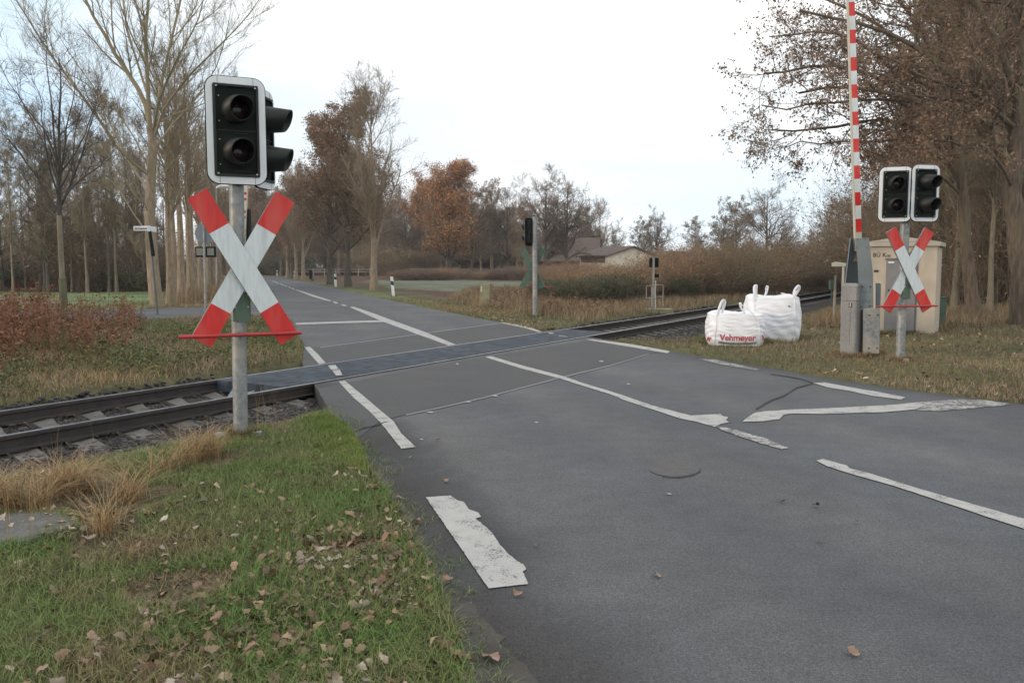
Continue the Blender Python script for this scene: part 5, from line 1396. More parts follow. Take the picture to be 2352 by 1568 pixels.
# left wood
wood = [make_bare(60, 11.5, .10, .30, .8, nl1=34, k2=7, k3=6, k4=2, ang=(18, 45), trop=.12, bark='bark', tw='twig', r4=.009, l1=(.14, .27), lpow=.2),
        make_bare(61, 11.0, .075, .20, .9, nl1=34, k2=7, k3=6, k4=2, ang=(20, 50), trop=.10, bark='barklight', tw='twigpale', r4=.009, l1=(.12, .25), lpow=.2),
        make_bare(62, 11.0, .12, .12, .9, nl1=36, k2=8, k3=6, k4=2, ang=(30, 65), trop=.06, bark='barkdark', tw='twig', r4=.010, l1=(.16, .30), lpow=.3)]
r = random.Random(3)
WL = 'bare woodland tree in the dense wood behind the green field'
front = [(8, 669), (60, 668), (232, 667), (296, 667), (202, 672), (112, 671), (330, 668), (165, 669), (30, 671), (268, 670)]
for i, (px, py) in enumerate(front):
    put_tree('woodland_tree', wood[[2, 1, 1, 0, 0, 2, 0, 1, 1, 0][i]], P_(px, py), r.uniform(0, 6), r.uniform(.82, 1.02), label=WL, cat='tree', group='trees of the left wood')
for i in range(44):
    px = r.uniform(-260, 400); Y = r.uniform(52, 95)
    p = D(px, 620, Y); put_tree('woodland_tree', wood[i % 3], (p.x, p.y, 0), r.uniform(0, 6), r.uniform(.75, 1.12), label=WL, cat='tree', group='trees of the left wood')
# wood behind the road end and behind the paddock
W2 = 'bare tree in the brown wood behind the paddock fence'
for i in range(74):
    px = r.uniform(470, 1130); Y = r.uniform(140, 215)
    p = D(px, 620, Y); k = 1.0 if px < 1000 else .8
    if abs(px - 606) < 9: continue
    put_tree('woodland_tree', [limeB, wood[2], limeA, wood[0]][i % 4], (p.x, p.y, 0), r.uniform(0, 6), r.uniform(1.0, 1.45) * k, label=W2, cat='tree', group='trees behind the paddock')
for i in range(16):
    px = r.uniform(560, 960); Y = r.uniform(205, 240)
    p = D(px, 620, Y)
    put_tree('woodland_tree', [limeB, wood[2]][i % 2], (p.x, p.y, 0), r.uniform(0, 6), r.uniform(1.3, 1.6), label=W2, cat='tree', group='trees behind the paddock')
# orange oak
oakO = make_bare(71, 13.8, .36, .14, 1.0, nl1=34, k2=10, k3=8, k4=3, ang=(35, 70), trop=.05, bark='barkdark', tw='twigdark', leaf='leafrust', nleaf=22000, lsz=(.06, .12), r4=.012, jit=.25, l1=(.34, .46), lpow=.5)
oakB = make_bare(72, 13.5, .34, .18, 1.0, nl1=26, k2=10, k3=8, k4=3, ang=(32, 68), trop=.05, bark='barkdark', tw='twigdark', r4=.014, l1=(.40, .58), lpow=.45, wob=.16)
oakC = make_bare(73, 13.0, .32, .20, 1.0, nl1=26, k2=10, k3=8, k4=3, ang=(30, 65), trop=.06, bark='bark', tw='twig', leaf='leafbrown', nleaf=4500, lsz=(.06, .12), r4=.014, l1=(.34, .50), lpow=.45, wob=.15)
put_tree('oak_tree', oakO, P_(1030, 639), .5, 1.24, sz=1.02, label='broad oak with orange autumn leaves in the paddock', cat='tree')
put_tree('oak_tree', oakO, D(975, 620, 150) * 1, 2.5, 1.05, label='rusty brown oak partly behind the orange one, to its left', cat='tree')
def far(px, Y, t, sc, lab, rz, cat='tree', name='bare_tree'):
    p = D(px, 620, Y); put_tree(name, t, (p.x, p.y, 0), rz, sc, label=lab, cat=cat)
far(1205, 106, oakC, .62, 'russet-leaved small tree beside the signal seen from behind', 2.2, name='leafy_tree')
far(1085, 122, oakB, .95, 'bare tree touching the right side of the orange oak', .3)
far(1130, 128, oakC, .98, 'bare tree left of the distant signal seen from behind', 1.3)
far(1165, 124, oakB, .92, 'bare twiggy tree just left of the signal seen from behind', 2.1)
far(1252, 112, oakB, .93, 'bare tree directly right of the signal seen from behind', 3.5)
far(1302, 112, oakB, .90, 'crooked bare tree in front of the brick farmhouse roof', 5.0)
far(1350, 150, oakC, .80, 'bare tree behind the right end of the farmhouse roof', .9)
far(1378, 150, limeA, .95, 'slim fan-shaped bare tree between farmhouse and shed', .2)
far(1412, 190, oakB, .75, 'small bare tree above the shed roof', 1.2)
far(1478, 150, oakC, .70, 'bare tree behind the shed gable', 2.7)
far(1508, 140, oakB, .72, 'round bare tree rising right of the shed', 4.2)
far(1597, 150, oakC, .70, 'small leafy-topped tree over the low brick barn', .7)
far(1690, 125, oakC, .80, 'sparse brown-leaved tree left of the tall bare one above the hedge', 5.5, name='leafy_tree')
far(1660, 130, oakC, .68, 'lower brown-leaved tree at the left of the hedge-top group', 2.2, name='leafy_tree')
far(1758, 112, oakB, .84, 'tallest bare tree standing above the hedge left of the barrier', 2.6)
far(1805, 120, oakB, .55, 'small bare tree right of the tallest one above the hedge', 1.1)
far(1860, 170, oakC, .60, 'tiny distant tree on the skyline left of the barrier', 3.9)
far(1915, 95, oakC, .62, 'dense twiggy tree right behind the barrier board', 3.0)
for i, (px, Y, sc, rz) in enumerate([(1010, 150, .85, 1), (1055, 142, .8, 2), (1105, 138, .78, 3), (1148, 146, .82, .4), (1188, 136, .8, 1.7), (1222, 144, .78, 2.9), (1275, 150, .8, 4.4), (1318, 158, .8, 5.3), (1345, 165, .75, .2), (930, 150, .95, 2.2), (905, 158, 1.0, 3.8)]):
    p = D(px, 620, Y); put_tree('bare_tree', [oakC, oakB][i % 2], (p.x, p.y, 0), rz, sc, label='bare tree in the belt behind the long paddock fence', cat='tree', group='tree belt behind the paddock fence')
# ================================================================== SHRUBS, HEDGE
def make_shrub(seed, H, Wd, n, leaf, nl, m1='twig', lsz=(.03, .06), r0=.010):
    T = Tree(seed); g = T.g
    P0 = np.stack([g.uniform(-Wd * .35, Wd * .35, n), g.uniform(-Wd * .3, Wd * .3, n), np.full(n, -.1)], 1)
    d0 = np.stack([P0[:, 0] / Wd * 1.1 + g.normal(0, .25, n), P0[:, 1] / Wd * 1.1 + g.normal(0, .25, n), np.ones(n)], 1)
    T.lv.append(T.grow(P0, d0, g.uniform(.6, 1.0, n) * H, np.full(n, r0), np.full(n, r0 * .4), 6, .10, .03))
    T.sub(0, 8, (25, 60), (.25, .5), .6, 4, .14, .06, t0=.12, t1=1, rmin=.005)
    T.sub(1, 5, (25, 60), (.35, .7), .7, 2, .14, .05, t0=.1, t1=1, rmin=.004)
    st = tube_mesh('stems', T.lv, [4, 3, 3], M[m1]); out = [('stems', st)]
    if nl: out.append(('leaves', leaf_mesh('leaves', endpts(T.lv[-1], g, nl, .05), lsz, M[leaf], g)))
    return out
shA = make_shrub(81, 3.2, 4.5, 120, 'leafrust', 4200, 'twig')
shB = make_shrub(82, 3.2, 5.0, 130, 'leafolive', 5200, 'twig')
shC = make_shrub(83, 2.2, 3.4, 110, 'evergreen', 9000, 'twigdark', (.035, .07))
shD = make_shrub(84, 3.4, 4.5, 150, 'leafbrown', 2400, 'twigdark')
def shrub(px, Y, kind, sc, lab, szz=None, name='shrub'):
    p = D(px, 620, Y)
    put_tree(name, kind, (p.x, p.y, hgt(p.x, p.y) if Y < 60 else 0), r.uniform(0, 6), sc, szz, label=lab, cat='shrub', group='hedge shrubs beyond the railway')
HL = 'twiggy brown hedge shrub beyond the rails behind the white bags'
for i, (px, Y, k, sc, sz) in enumerate([
    (1300, 60, shA, .75, .9), (1340, 48, shA, .7, .85), (1385, 44, shA, .8, .9), (1420, 41, shA, .85, .95), (1460, 46, shD, .8, .85), (1480, 40, shA, .6, .7),
    (1545, 42, shA, .8, .85), (1580, 47, shA, .9, .9), (1620, 44, shB, .85, .9), (1650, 52, shB, 1.0, 1.05), (1690, 48, shB, .9, .95), (1710, 58, shB, 1.1, 1.15),
    (1740, 52, shB, .95, 1.0), (1775, 62, shD, 1.1, 1.15), (1800, 56, shB, 1.0, 1.1), (1840, 66, shD, 1.2, 1.3), (1870, 60, shB, 1.1, 1.2), (1905, 70, shD, 1.3, 1.4), (1935, 64, shD, 1.2, 1.35), (1970, 72, shD, 1.3, 1.5),
    (1360, 60, shD, .8, .75), (1440, 62, shD, .8, .8), (1520, 62, shD, .9, .85), (1600, 66, shA, 1.1, 1.1), (1680, 74, shB, 1.2, 1.3), (1760, 78, shB, 1.3, 1.4), (1830, 84, shD, 1.4, 1.6)]):
    k = shA if (i % 5 == 2) else shB if (i % 5 == 4) else k
    shrub(px, Y, k, sc, HL, sz * (.62 if px < 1345 else .50 if px < 1530 and Y < 50 else .52 if px < 1530 else r.uniform(.55, .95)))
for i in range(20):
    px = 930 + i * 24 + r.uniform(-8, 8); Y = r.uniform(96, 118)
    shrub(px, Y, [shA, shD][i % 2], r.uniform(.7, 1.1), 'low russet scrub bush in front of the paddock fence', r.uniform(.28, .5), 'scrub_bush')
BL = 'dark evergreen bramble at the foot of the hedge beyond the rails'
for px, Y, sc, sz in [(1300, 38, .50, .42), (1350, 37, .55, .45), (1385, 36, .6, .5), (1425, 39, .6, .5), (1560, 40, .5, .45), (1600, 43, .6, .5), (1640, 46, .6, .5), (1690, 48, .6, .5), (1730, 51, .65, .5), (1780, 54, .65, .5), (1830, 57, .6, .5), (1880, 60, .7, .5), (1255, 41, .45, .4)]:
    shrub(px, Y, shC, sc, BL, sz, 'bramble')
# wood behind the hut at the right
shE = make_shrub(86, 5.2, 4.2, 110, 'leafbrown', 2600, 'twig', (.04, .075), .013)
for i in range(27):
    px = r.uniform(1985, 2700); Y = r.uniform(30, 60) if px > 2150 else r.uniform(40, 64)
    p = D(px, 620, Y)
    put_tree('thicket_shrub', shE if i % 3 else shD, (p.x, p.y, 0), r.uniform(0, 6), r.uniform(.9, 1.2), r.uniform(.9, 1.35), label='tangled brown undergrowth shrub behind the hut', cat='shrub', group='undergrowth behind the hut')
for i, (px, Y) in enumerate([(2278, 28), (2150, 34), (2185, 40), (2195, 31), (2262, 33), (2290, 38), (2130, 46), (2080, 52), (2320, 44), (2230, 50), (2400, 40), (2460, 34), (2180, 60), (2050, 62), (2280, 62), (2110, 70), (2020, 74), (2350, 60), (2250, 72), (2480, 52), (2600, 46)]):
    p = D(px, 620, Y)
    put_tree('woodland_tree', [wood[0], wood[2], limeB][i % 3], (p.x, p.y, 0), r.uniform(0, 6), r.uniform(.95, 1.3), label='bare tree in the shady wood behind the hut and oaks', cat='tree', group='trees of the right wood')
# low undergrowth along the wood edges (each bush a thing)
for i in range(46):
    px = r.uniform(-250, 395) ; Y = r.uniform(53, 80)
    p = D(px, 620, Y); 
    put_tree('undergrowth_bush', [shD, shC, shE][i % 3], (p.x, p.y, 0), r.uniform(0, 6), r.uniform(.8, 1.5), r.uniform(.5, .95), label='dark bush in the undergrowth of the left wood', cat='shrub', group='undergrowth of the left wood')
for i in range(44):
    px = r.uniform(470, 1400); Y = r.uniform(142, 200)
    if abs(px - 606) < 12: continue
    p = D(px, 620, Y)
    put_tree('undergrowth_bush', [shD, shC, shE, shB][i % 4], (p.x, p.y, 0), r.uniform(0, 6), r.uniform(1.6, 2.8), r.uniform(1.2, 2.0), label='dark bush under the trees behind the paddock', cat='shrub', group='undergrowth behind the paddock')
# conifers in the left wood
def conifer(px, Y, H, lab):
    g = np.random.default_rng(int(px)); n = 9000
    z = g.uniform(.08, 1, n) ** 1.0; rad = (1 - z) * .17 * H * g.uniform(.25, 1, n) ** .5 * (1 + .3 * np.sin(z * 60)); a = g.uniform(0, 6.28, n)
    P = np.stack([rad * np.cos(a), rad * np.sin(a), z * H - rad * .3], 1)
    T = Tree(1); trunkline(np.stack([np.zeros(6), np.zeros(6), np.linspace(0, H, 6)], 1), np.linspace(.15, .02, 6), T)
    p = D(px, 620, Y)
    put_tree('conifer', [('trunk', tube_mesh('trunk', T.lv, [8], M['barkdark'])), ('foliage', leaf_mesh('foliage', P, (.09, .2), M['evergreen'], g))], (p.x, p.y, 0), label=lab, cat='tree')
conifer(112, 66, 9.5, 'dark green ivy-clad conifer shape just left of the young tree trunk')
conifer(205, 72, 8.0, 'dark conifer between the young tree and the big pale tree')
# ================================================================== GRASS, WEEDS, LEAVES (stuff)
def blades(name, P, H, Wd, m, g, bend=(.2, .8), segs=3):
    n = len(P); h = g.uniform(H[0], H[1], n); w_ = g.uniform(Wd[0], Wd[1], n)
    a = g.uniform(0, 6.283, n); b = g.uniform(bend[0], bend[1], n)
    dx, dy = np.cos(a), np.sin(a); px, py = -dy, dx
    rows = []
    for i in range(segs + 1):
        t = i / segs
        off = b * h * t ** 2; zz = h * t * (1 - .35 * b * t)
        c = P + np.stack([dx * off, dy * off, zz], 1)
        if i < segs:
            ww = w_ * (1 - t * .6) / 2
            rows += [c - np.stack([px * ww, py * ww, 0 * ww], 1), c + np.stack([px * ww, py * ww, 0 * ww], 1)]
        else: rows.append(c)
    k = 2 * segs + 1
    V = np.stack(rows, 1).reshape(-1, 3); base = np.arange(n)[:, None] * k
    Q = np.concatenate([base + np.array([2 * i, 2 * i + 1, 2 * i + 3, 2 * i + 2]) for i in range(segs - 1)]) if segs > 1 else np.zeros((0, 4), int)
    Tt = base + np.array([2 * segs - 2, 2 * segs - 1, 2 * segs])
    return link(name, npmesh(name, V, [Q, Tt] if segs > 1 else [Tt]), None, [m])
def scat(n, x0, x1, y0, y1, ok, g, pw=0.0, zoff=0.0):
    x = g.uniform(x0, x1, n); y = g.uniform(y0, y1, n)
    keep = ok(x, y)
    if pw: keep &= g.uniform(0, 1, n) < (y0 / y) ** pw
    x, y = x[keep], y[keep]
    return np.stack([x, y, hgt(x, y) + zoff], 1)
def offroad(x, y, m=0.0):
    s, p = ST(x, y)
    nb = NB(s, x, y) + .28
    return (~pip(x, y, ROAD)) & ((p > nb) | (p < -1.45))
g = np.random.default_rng(99)
def clump(x, y, f, ph, lo): return (wav(x, y, f, ph) * .5 + .5 + g.uniform(-.25, .25, len(x))) > lo
def near_left(x, y):
    s, p = ST(x, y); return offroad(x, y) & (p > 0) & (x < 2)
dleft = lambda x, y: distpoly(x, y, LEFTEDGE)
# foreground verge
P = scat(420000, -6.5, 1.2, 2.5, 9.5, lambda x, y: near_left(x, y) & (x > -y * .66 - .3) & clump(x, y, 5.2, 1, .12) & (~pip(x, y, [(v[0], v[1]) for v in sl_])), g)
P = P[g.uniform(0, 1, len(P)) < np.clip(4.2 / P[:, 1], .25, 1)]
lush = (wav(P[:, 0], P[:, 1], 1.9, 4) > -.55 + .5 * (P[:, 0] < -2.2))
tag(blades('grass', P[lush], (.03, .105), (.0018, .0042), M['grass'], g, (.2, 1.6)), kind='stuff', label='green and brownish short grass of the foreground verge')
tag(blades('dead_grass', P[~lush][::2], (.02, .07), (.002, .004), M['strawfar'], g, (.6, 1.8)), kind='stuff', label='flattened dead grass among the foreground verge')
# fringe creeping over the asphalt edge
q = scat(160000, -3.5, 1.2, 2.5, 9.5, lambda x, y: pip(x, y, ROAD) & (dleft(x, y) < .11 + .12 * wav(x, y, 4.3, 2) + .08 * wav(x, y, 13, 1) + g.uniform(-.05, .05, len(x))) & (x < .9), g)
q[:, 2] = .0
tag(blades('grass_fringe', q[::2], (.012, .055), (.002, .004), M['grass'], g, (.5, 1.6)), kind='stuff', label='grass creeping over the asphalt edge')
# bright moss strip next to the asphalt
MP = GX([(735, 950), (790, 975), (822, 1010), (845, 1090), (800, 1090), (700, 1050), (640, 1000), (660, 975)])
P = scat(70000, min(q_[0] for q_ in MP), max(q_[0] for q_ in MP), min(q_[1] for q_ in MP), max(q_[1] for q_ in MP), lambda x, y: near_left(x, y) & pip(x, y, MP) & (g.uniform(0, 1, len(x)) < np.exp(-(dleft(x, y) / (.26 + .14 * wav(x, y, 5, 1))) ** 2)), g)
tag(blades('moss', P, (.03, .075), (.003, .006), M['moss'], g, (.1, 1.2), 2), kind='stuff', label='bright green moss along the asphalt edge by the signal post')
# straw tufts along the ballast
def tufts(spots, n, H, spread, name, m, label, bend=(.5, 1.5), wd=(.0022, .0045)):
    Ps = []
    for px, py, k in spots:
        c = G(px, py); kk = int(n * k)
        a = g.normal(0, spread * k ** .5, (kk, 2)); Ps.append(np.stack([c.x + a[:, 0], c.y + a[:, 1], hgt(c.x + a[:, 0], c.y + a[:, 1])], 1))
    return tag(blades(name, np.concatenate(Ps), H, wd, m, g, bend, 5), kind='stuff', label=label)
tufts([(150, 1130, 1.6), (20, 1168, .9), (90, 1172, .35), (300, 1150, .6), (468, 1050, 1.3), (430, 1068, .4), (385, 1085, .25), (345, 1100, .2), (240, 1225, .4), (-30, 1165, .8), (205, 1130, .2)],
      420, (.10, .40), .060, 'dry_grass', M['straw'], 'straw coloured dry grass tufts beside the ballast')
tufts([(20, 1260, .1), (75, 1250, .08), (135, 1120, .1), (225, 1120, .1), (115, 1240, .06), (590, 985, .10), (612, 985, .08), (636, 985, .06)], 60, (.3, .62), .05, 'tall_grass_stems', M['straw'], 'tall single dry stems beside the ballast', (.02, .25), (.002, .003))
# other verges
def vergeB(x, y):      # right near side
    s, p = ST(x, y); return offroad(x, y) & (p > 0) & (x > 1.0)
def vergeC(x, y):      # far side of the railway
    s, p = ST(x, y); return offroad(x, y) & (p < 0)
def vis(x, y): return np.abs(x) < y * .68 + 1
P = scat(330000, 2, 22, 9, 34, lambda x, y: vergeB(x, y) & vis(x, y) & clump(x, y, 3.1, 2, .2), g, 1.1)
sel = wav(P[:, 0], P[:, 1], .8, 4) > .05 - (P[:, 1] < 16) * .2
tag(blades('verge_grass', P[sel], (.04, .11), (.004, .008), M['grassfar'], g, (.3, 1.2), 2), kind='stuff', label='dull green grass of the right verge')
tag(blades('verge_dead_grass', P[~sel], (.04, .15), (.005, .010), M['strawfar'], g, (.4, 1.4), 2), kind='stuff', label='dry brown grass of the right verge')
TUR = GX([(1850, 745), (2010, 765), (2140, 765), (2352, 740), (2800, 760), (2800, 700), (2150, 715), (1900, 715)])
P = scat(60000, 7, 26, 16, 32, lambda x, y: vergeB(x, y) & pip(x, y, TUR), g)
tag(blades('long_dead_grass', P, (.15, .42), (.006, .012), M['strawfar'], g, (.2, 1.0), 2), kind='stuff', label='long dead grass at the foot of the hut and oaks')
P = scat(420000, -16, 2, 9.5, 40, lambda x, y: vergeC(x, y) & vis(x, y) & (x < 0) & clump(x, y, 2.2, 6, .2), g, 1.0)
sel = wav(P[:, 0], P[:, 1], .7, 1) > -.2
tag(blades('far_verge_grass', P[sel], (.05, .15), (.006, .011), M['grassfar'], g, (.3, 1.3), 2), kind='stuff', label='rough green grass beyond the left rails')
tag(blades('far_verge_dead_grass', P[~sel], (.06, .2), (.006, .012), M['strawfar'], g, (.4, 1.3), 2), kind='stuff', label='dead grass beyond the left rails')
P = scat(300000, -4, 26, 17, 62, lambda x, y: vergeC(x, y) & vis(x, y) & (x > -3) & clump(x, y, 1.6, 6, .25), g, .8)
sel = (distpoly(P[:, 0], P[:, 1], GX(right_far)) < 2.2)
tag(blades('verge_grass', P[sel], (.05, .12), (.010, .018), M['grassfar'], g, (.3, 1.2), 2), kind='stuff', label='green grass strip along the far right kerbside')
tag(blades('long_dead_grass', P[~sel], (.12, .45), (.010, .018), M['strawfar'], g, (.2, .9), 2), kind='stuff', label='tall dead grass between the road and the hedge beyond the rails')
# reed bank left of the road behind the side road
RB = GX([(372, 700), (520, 690), (600, 678), (612, 662), (590, 640), (560, 640), (500, 655), (400, 680)])
rx0 = [p[0] for p in RB]; ry0 = [p[1] for p in RB]
P = scat(60000, min(rx0), max(rx0), min(ry0), max(ry0), lambda x, y: pip(x, y, RB) & ~pip(x, y, ROAD), g, 1.0)
tag(blades('reeds', P, (.3, .95), (.02, .04), M['strawfar'], g, (.1, .5), 2), kind='stuff', label='orange dry reeds on the bank behind the side road')
# reddish weeds beyond the left rails
def weeds(n, x0, x1, y0, y1, poly, H, m, name, label, lsz, nl, lm):
    P = scat(n, x0, x1, y0, y1, lambda x, y: vergeC(x, y) & pip(x, y, poly) & clump(x, y, 1.3, 3, .55), g)
    T = Tree(4); k = len(P)
    T.lv.append(T.grow(P, np.stack([g.normal(0, .2, k), g.normal(0, .2, k), np.ones(k)], 1), g.uniform(H[0], H[1], k), np.full(k, .005), np.full(k, .003), 4, .10, .0))
    T.sub(0, 3, (25, 50), (.25, .5), .7, 2, .1, .05, t0=.3, t1=.9, rmin=.003)
    o = link(name, tube_mesh(name, T.lv, [3, 3], M[m])); tag(o, kind='stuff', label=label)
    L_ = endpts(T.lv[0], g, nl, .05, .2)
    o = link(name + '_leaves', leaf_mesh(name, L_, lsz, M[lm], g)); tag(o, kind='stuff', label=label + ' leaves')
WP = GX([(-400, 724), (120, 718), (300, 730), (330, 770), (270, 830), (170, 870), (60, 930), (-400, 980)])
weeds(6000, -17, -3, 12, 33, WP, (.25, .95), 'weed', 'red_weeds', 'reddish brown dock and bramble stems around the young tree', (.015, .04), 11000, 'weed')
WP4 = GX([(-300, 760), (110, 745), (130, 800), (60, 880), (-300, 960)])
weeds(2600, -12, -4, 12, 24, WP4, (.6, 1.25), 'weed', 'tall_dock', 'tall rust brown dock stems at the left edge beyond the rails', (.015, .04), 4500, 'weed')
WP2 = GX([(-400, 800), (200, 780), (640, 740), (680, 780), (660, 830), (480, 860), (0, 935), (-400, 960)])
weeds(4200, -14, -1, 10, 26, WP2, (.08, .30), 'weedgreen', 'low_brambles', 'low green bramble tangle just beyond the left rails', (.012, .030), 20000, 'weedgreen')
WP3 = GX([(1080, 668), (1330, 676), (1450, 716), (1300, 735), (1120, 712)])
weeds(1200, -2, 14, 24, 60, WP3, (.2, .6), 'weed', 'dry_brambles', 'dry brambles around the signal seen from behind', (.02, .045), 4500, 'leafbrown')
# grass thickening round everything that stands in the verge
bs_ = []
for px, py, rad_, n_b in ((553, 1003, .10, 900), (2067, 828, .13, 700), (1958, 816, .26, 1300), (1998, 812, .2, 700), (1229, 725, .2, 500), (1687, 786, .62, 2600), (1772, 777, .6, 1800), (2154, 752, .25, 500), (1916, 737, .1, 300), (904, 681, .15, 200), (1114, 697, .35, 400)):
    c = G(px, py); a = g.uniform(0, 6.28, n_b); rr_b = rad_ * (1 + np.abs(g.normal(0, .22, n_b)))
    x, y = c.x + np.cos(a) * rr_b, c.y + np.sin(a) * rr_b; bs_.append(np.stack([x, y, hgt(x, y)], 1))
for f in np.linspace(0, 1, 30):
    c = TP(0, 0); v = G(2010 + 125 * f, 768 - 2 * f); n_b = 90; x = v.x + g.normal(0, .06, n_b); y = v.y - .1 + g.normal(0, .08, n_b); bs_.append(np.stack([x, y, hgt(x, y)], 1))
bs_ = np.concatenate(bs_); bs_ = bs_[~pip(bs_[:, 0], bs_[:, 1], ROAD)]
tag(blades('base_grass', bs_, (.05, .16), (.004, .008), M['grassfar'], g, (.2, 1.0), 3), kind='stuff', label='longer grass left standing round posts, bags and hut')
e_ = []
for (ax_, ay_), (bx_, by_) in zip(sl_, sl_[1:] + sl_[:1]):
    t_ = g.uniform(0, 1, 160); e_.append(np.stack([ax_ + (bx_ - ax_) * t_ + g.normal(0, .025, 160), ay_ + (by_ - ay_) * t_ + g.normal(0, .025, 160), np.full(160, .0)], 1))
tag(blades('slab_grass', np.concatenate(e_), (.04, .10), (.002, .004), M['grass'], g, (.3, 1.5), 3), kind='stuff', label='grass growing over the edges of the concrete slab')
# ---- fallen leaves: lobed oak leaf outline
def oak_leaf_pts():
    half = [(0, .004), (.10, .012), (.16, .08), (.24, .14), (.29, .10), (.38, .22), (.46, .25), (.50, .17), (.60, .29), (.69, .30), (.73, .20), (.82, .22), (.92, .14), (1.0, .0)]
    return half
HF = oak_leaf_pts()
def litter(name, P, size, m, label, kind='stuff', flat=.38):
    n = len(P); k = len(HF)
    mid = np.array([(x, 0, 0) for x, y in HF]); lft = np.array([(x, y, 0) for x, y in HF]); rgt = np.array([(x, -y, 0) for x, y in HF])
    V0 = np.concatenate([mid, lft, rgt])[None].repeat(n, 0).copy()
    V0[:, :, 0] -= .5
    curl = g.uniform(-.7, 1.0, n)[:, None]; fold = g.uniform(-.2, .7, n)[:, None]; V0[:, :, 1] *= g.uniform(.6, 1.15, n)[:, None]; V0[:, :, 1] += (V0[:, :, 0] ** 2) * g.uniform(-.5, .5, n)[:, None]
    V0[:, :, 2] = curl * (V0[:, :, 0] ** 2) * .8 + fold * np.abs(V0[:, :, 1]) * .8 + g.normal(0, .015, (n, 3 * k)) + .1 * np.sin(V0[:, :, 0] * 7 + g.uniform(0, 6, n)[:, None])
    V0[:, :, 2] -= V0[:, :, 2].min(1, keepdims=True)
    sz = g.uniform(size[0], size[1], n)[:, None, None]; V0 *= sz
    a, b, c = g.uniform(0, 6.28, n), g.normal(0, flat, n), g.normal(0, flat, n)
    def rot(V, t, i, j):
        x, y = V[..., i].copy(), V[..., j].copy(); V[..., i] = x * np.cos(t)[:, None] - y * np.sin(t)[:, None]; V[..., j] = x * np.sin(t)[:, None] + y * np.cos(t)[:, None]
    rot(V0, b, 0, 2); rot(V0, c, 1, 2); rot(V0, a, 0, 1)
    mz = V0[..., 2].min(1); V0[..., 2] -= (mz * .75)[:, None]
    V = (V0 + P[:, None]).reshape(-1, 3); base = np.arange(n)[:, None] * 3 * k
    F = []
    for i in range(k - 1):
        F.append(base + np.array([i, i + 1, k + i + 1, k + i])); F.append(base + np.array([i, 2 * k + i, 2 * k + i + 1, i + 1]))
    o = link(name, npmesh(name, V, [np.concatenate(F)], False), None, [m]); 
    if kind: tag(o, label, None, None, kind)
    return o
def dens(x, y):
    # thick litter towards the lower right of the verge, thin near the track
    u = distpoly(x, y, GX([(520, 1568), (640, 1440), (800, 1330), (880, 1250)]))
    return np.exp(-(u / .55) ** 2) * 1.3 + .14 + .45 * (wav(x, y, 2.3, 7) > .22)
P = scat(7000, -4.5, .6, 2.6, 8.0, lambda x, y: near_left(x, y), g)
P = P[g.uniform(0, 1, len(P)) < dens(P[:, 0], P[:, 1]) * np.clip((8.2 - P[:, 1]) / 3.5, .15, 1) ** 1.0 * .62]
P[:, 2] += g.uniform(.012, .035, len(P))
print('near litter', len(P))
litter('leaf_litter', P, (.03, .085), M['litter'], 'pale brown fallen oak leaves on the foreground grass')
P = scat(9000, -4.5, .9, 2.6, 7.0, lambda x, y: near_left(x, y), g)
P = P[g.uniform(0, 1, len(P)) < dens(P[:, 0], P[:, 1]) ** 1.5 * .34]
litter('wet_leaf_litter', P, (.05, .10), M['litterdark'], 'dark wet leaves sunk in the foreground grass')
P = scat(40000, 3, 20, 8.5, 24, lambda x, y: vergeB(x, y) & vis(x, y), g)
dr_ = distpoly(P[:, 0], P[:, 1], RIGHTEDGE)
P = P[g.uniform(0, 1, len(P)) < (np.exp(-(dr_ / .9) ** 2) * .35 + .05) * np.clip((P[:, 0] - 4) / 5, .1, 1)]
P[:, 2] += .03
litter('leaf_litter', P[::2], (.05, .11), M['litter'], 'fallen leaves along the right verge'); litter('wet_leaf_litter', P[1::2], (.05, .11), M['litterdark'], 'dark fallen leaves along the right verge')
P = scat(16000, -2, 8, 17, 45, lambda x, y: vergeC(x, y) & vis(x, y) & (distpoly(x, y, GX(right_far)) < 1.0), g)
P[:, 2] += .03
litter('leaf_litter', P[::3], (.06, .11), M['litter'], 'fallen leaves along the far kerbside')
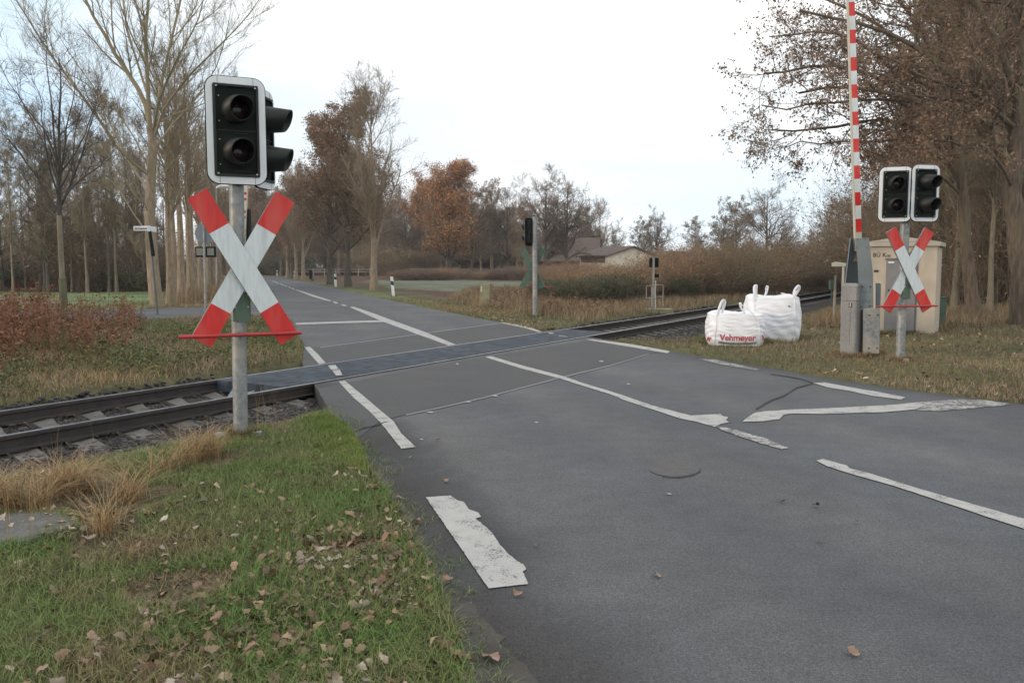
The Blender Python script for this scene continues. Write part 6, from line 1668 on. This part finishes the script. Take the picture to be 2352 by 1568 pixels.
# crumbs of soil and moss on the asphalt edge
P = scat(9000, -3, 1.3, 2.6, 8.0, lambda x, y: pip(x, y, ROAD) & (dleft(x, y) < .35 * g.uniform(0, 1, len(x)) ** 1.5 + .02), g); P[:, 2] = .004
n = len(P)
V = (P[:, None] + g.normal(0, 1, (n, 4, 3)) * g.uniform(.0015, .005, n)[:, None, None] * np.array([1, 1, .5])).reshape(-1, 3); bb_ = np.arange(n)[:, None] * 4
o = link('soil_crumbs', npmesh('soil_crumbs', V, [np.concatenate([bb_ + np.array(q) for q in ([0, 1, 2], [0, 2, 3], [0, 1, 3], [1, 2, 3])])]), None, [M['litterdark']]); tag(o, kind='stuff', label='soil crumbs on the asphalt edge')
# single leaves lying on the road: things of their own
sing = [(1025, 1107, 'small curled leaf on the asphalt above the wide white mark', .06), (945, 1052, 'tiny leaf left of the end of the edge line', .05), (957, 1203, 'crumpled pale leaf on the asphalt edge left of the wide white mark', .09), (918, 1146, 'pale leaf between the grass and the wide white mark', .08),
        (1006, 1011, 'small dark leaf right of the edge line end', .06), (1506, 1321, 'brown curled leaf alone in the middle of the near lane', .07), (1798, 1153, 'dark leaf left of a pair beyond the near lane', .07), (1873, 1163, 'dark leaf of the pair right of centre', .06), (1882, 1243, 'small dark leaf right of the near lane middle', .05), (1955, 1500, 'flat pale brown leaf near the bottom right of the road', .07),
        (1127, 1513, 'large lobed leaf at the bottom of the picture on the asphalt', .11), (1047, 1508, 'small leaf next to the large lobed one at the bottom', .08), (1028, 1340, 'leaf on the asphalt just left of the wide mark end', .08), (1187, 1366, 'greenish leaf just below the end of the wide white mark', .06), (1233, 1255, 'dark leaf right of the wide white mark', .05), (1968, 1200, 'thin dark twig-like leaf near the right centre line', .06)]
for px, py, lab, sz in sing:
    v = G(px, py, .006)
    o = litter('fallen_leaf', np.array([[0, 0, 0.0]]), (sz, sz * 1.05), M['litter'] if 'dark' not in lab else M['litterdark'], None, None, .25)
    o.location = (v.x, v.y, .011); tag(o, lab, 'leaf', 'single leaves lying on the asphalt')

# ================================================================== HAZE
hm_ = bpy.data.materials.new('haze_air'); hm_.use_nodes = True
nt_h = hm_.node_tree; nt_h.nodes.remove(nt_h.nodes['Principled BSDF'])
pv = nt_h.nodes.new('ShaderNodeVolumePrincipled'); pv.inputs['Color'].default_value = (.92, .95, 1, 1); pv.inputs['Density'].default_value = .0004; pv.inputs['Anisotropy'].default_value = .2
nt_h.links.new(pv.outputs[0], nt_h.nodes['Material Output'].inputs['Volume'])
mb = MB(); mb.box((0, 120, 12.5), (520, 420, 29)); hz_ = mb.build('haze', [hm_]); tag(hz_, kind='stuff', label='thin pale morning haze')
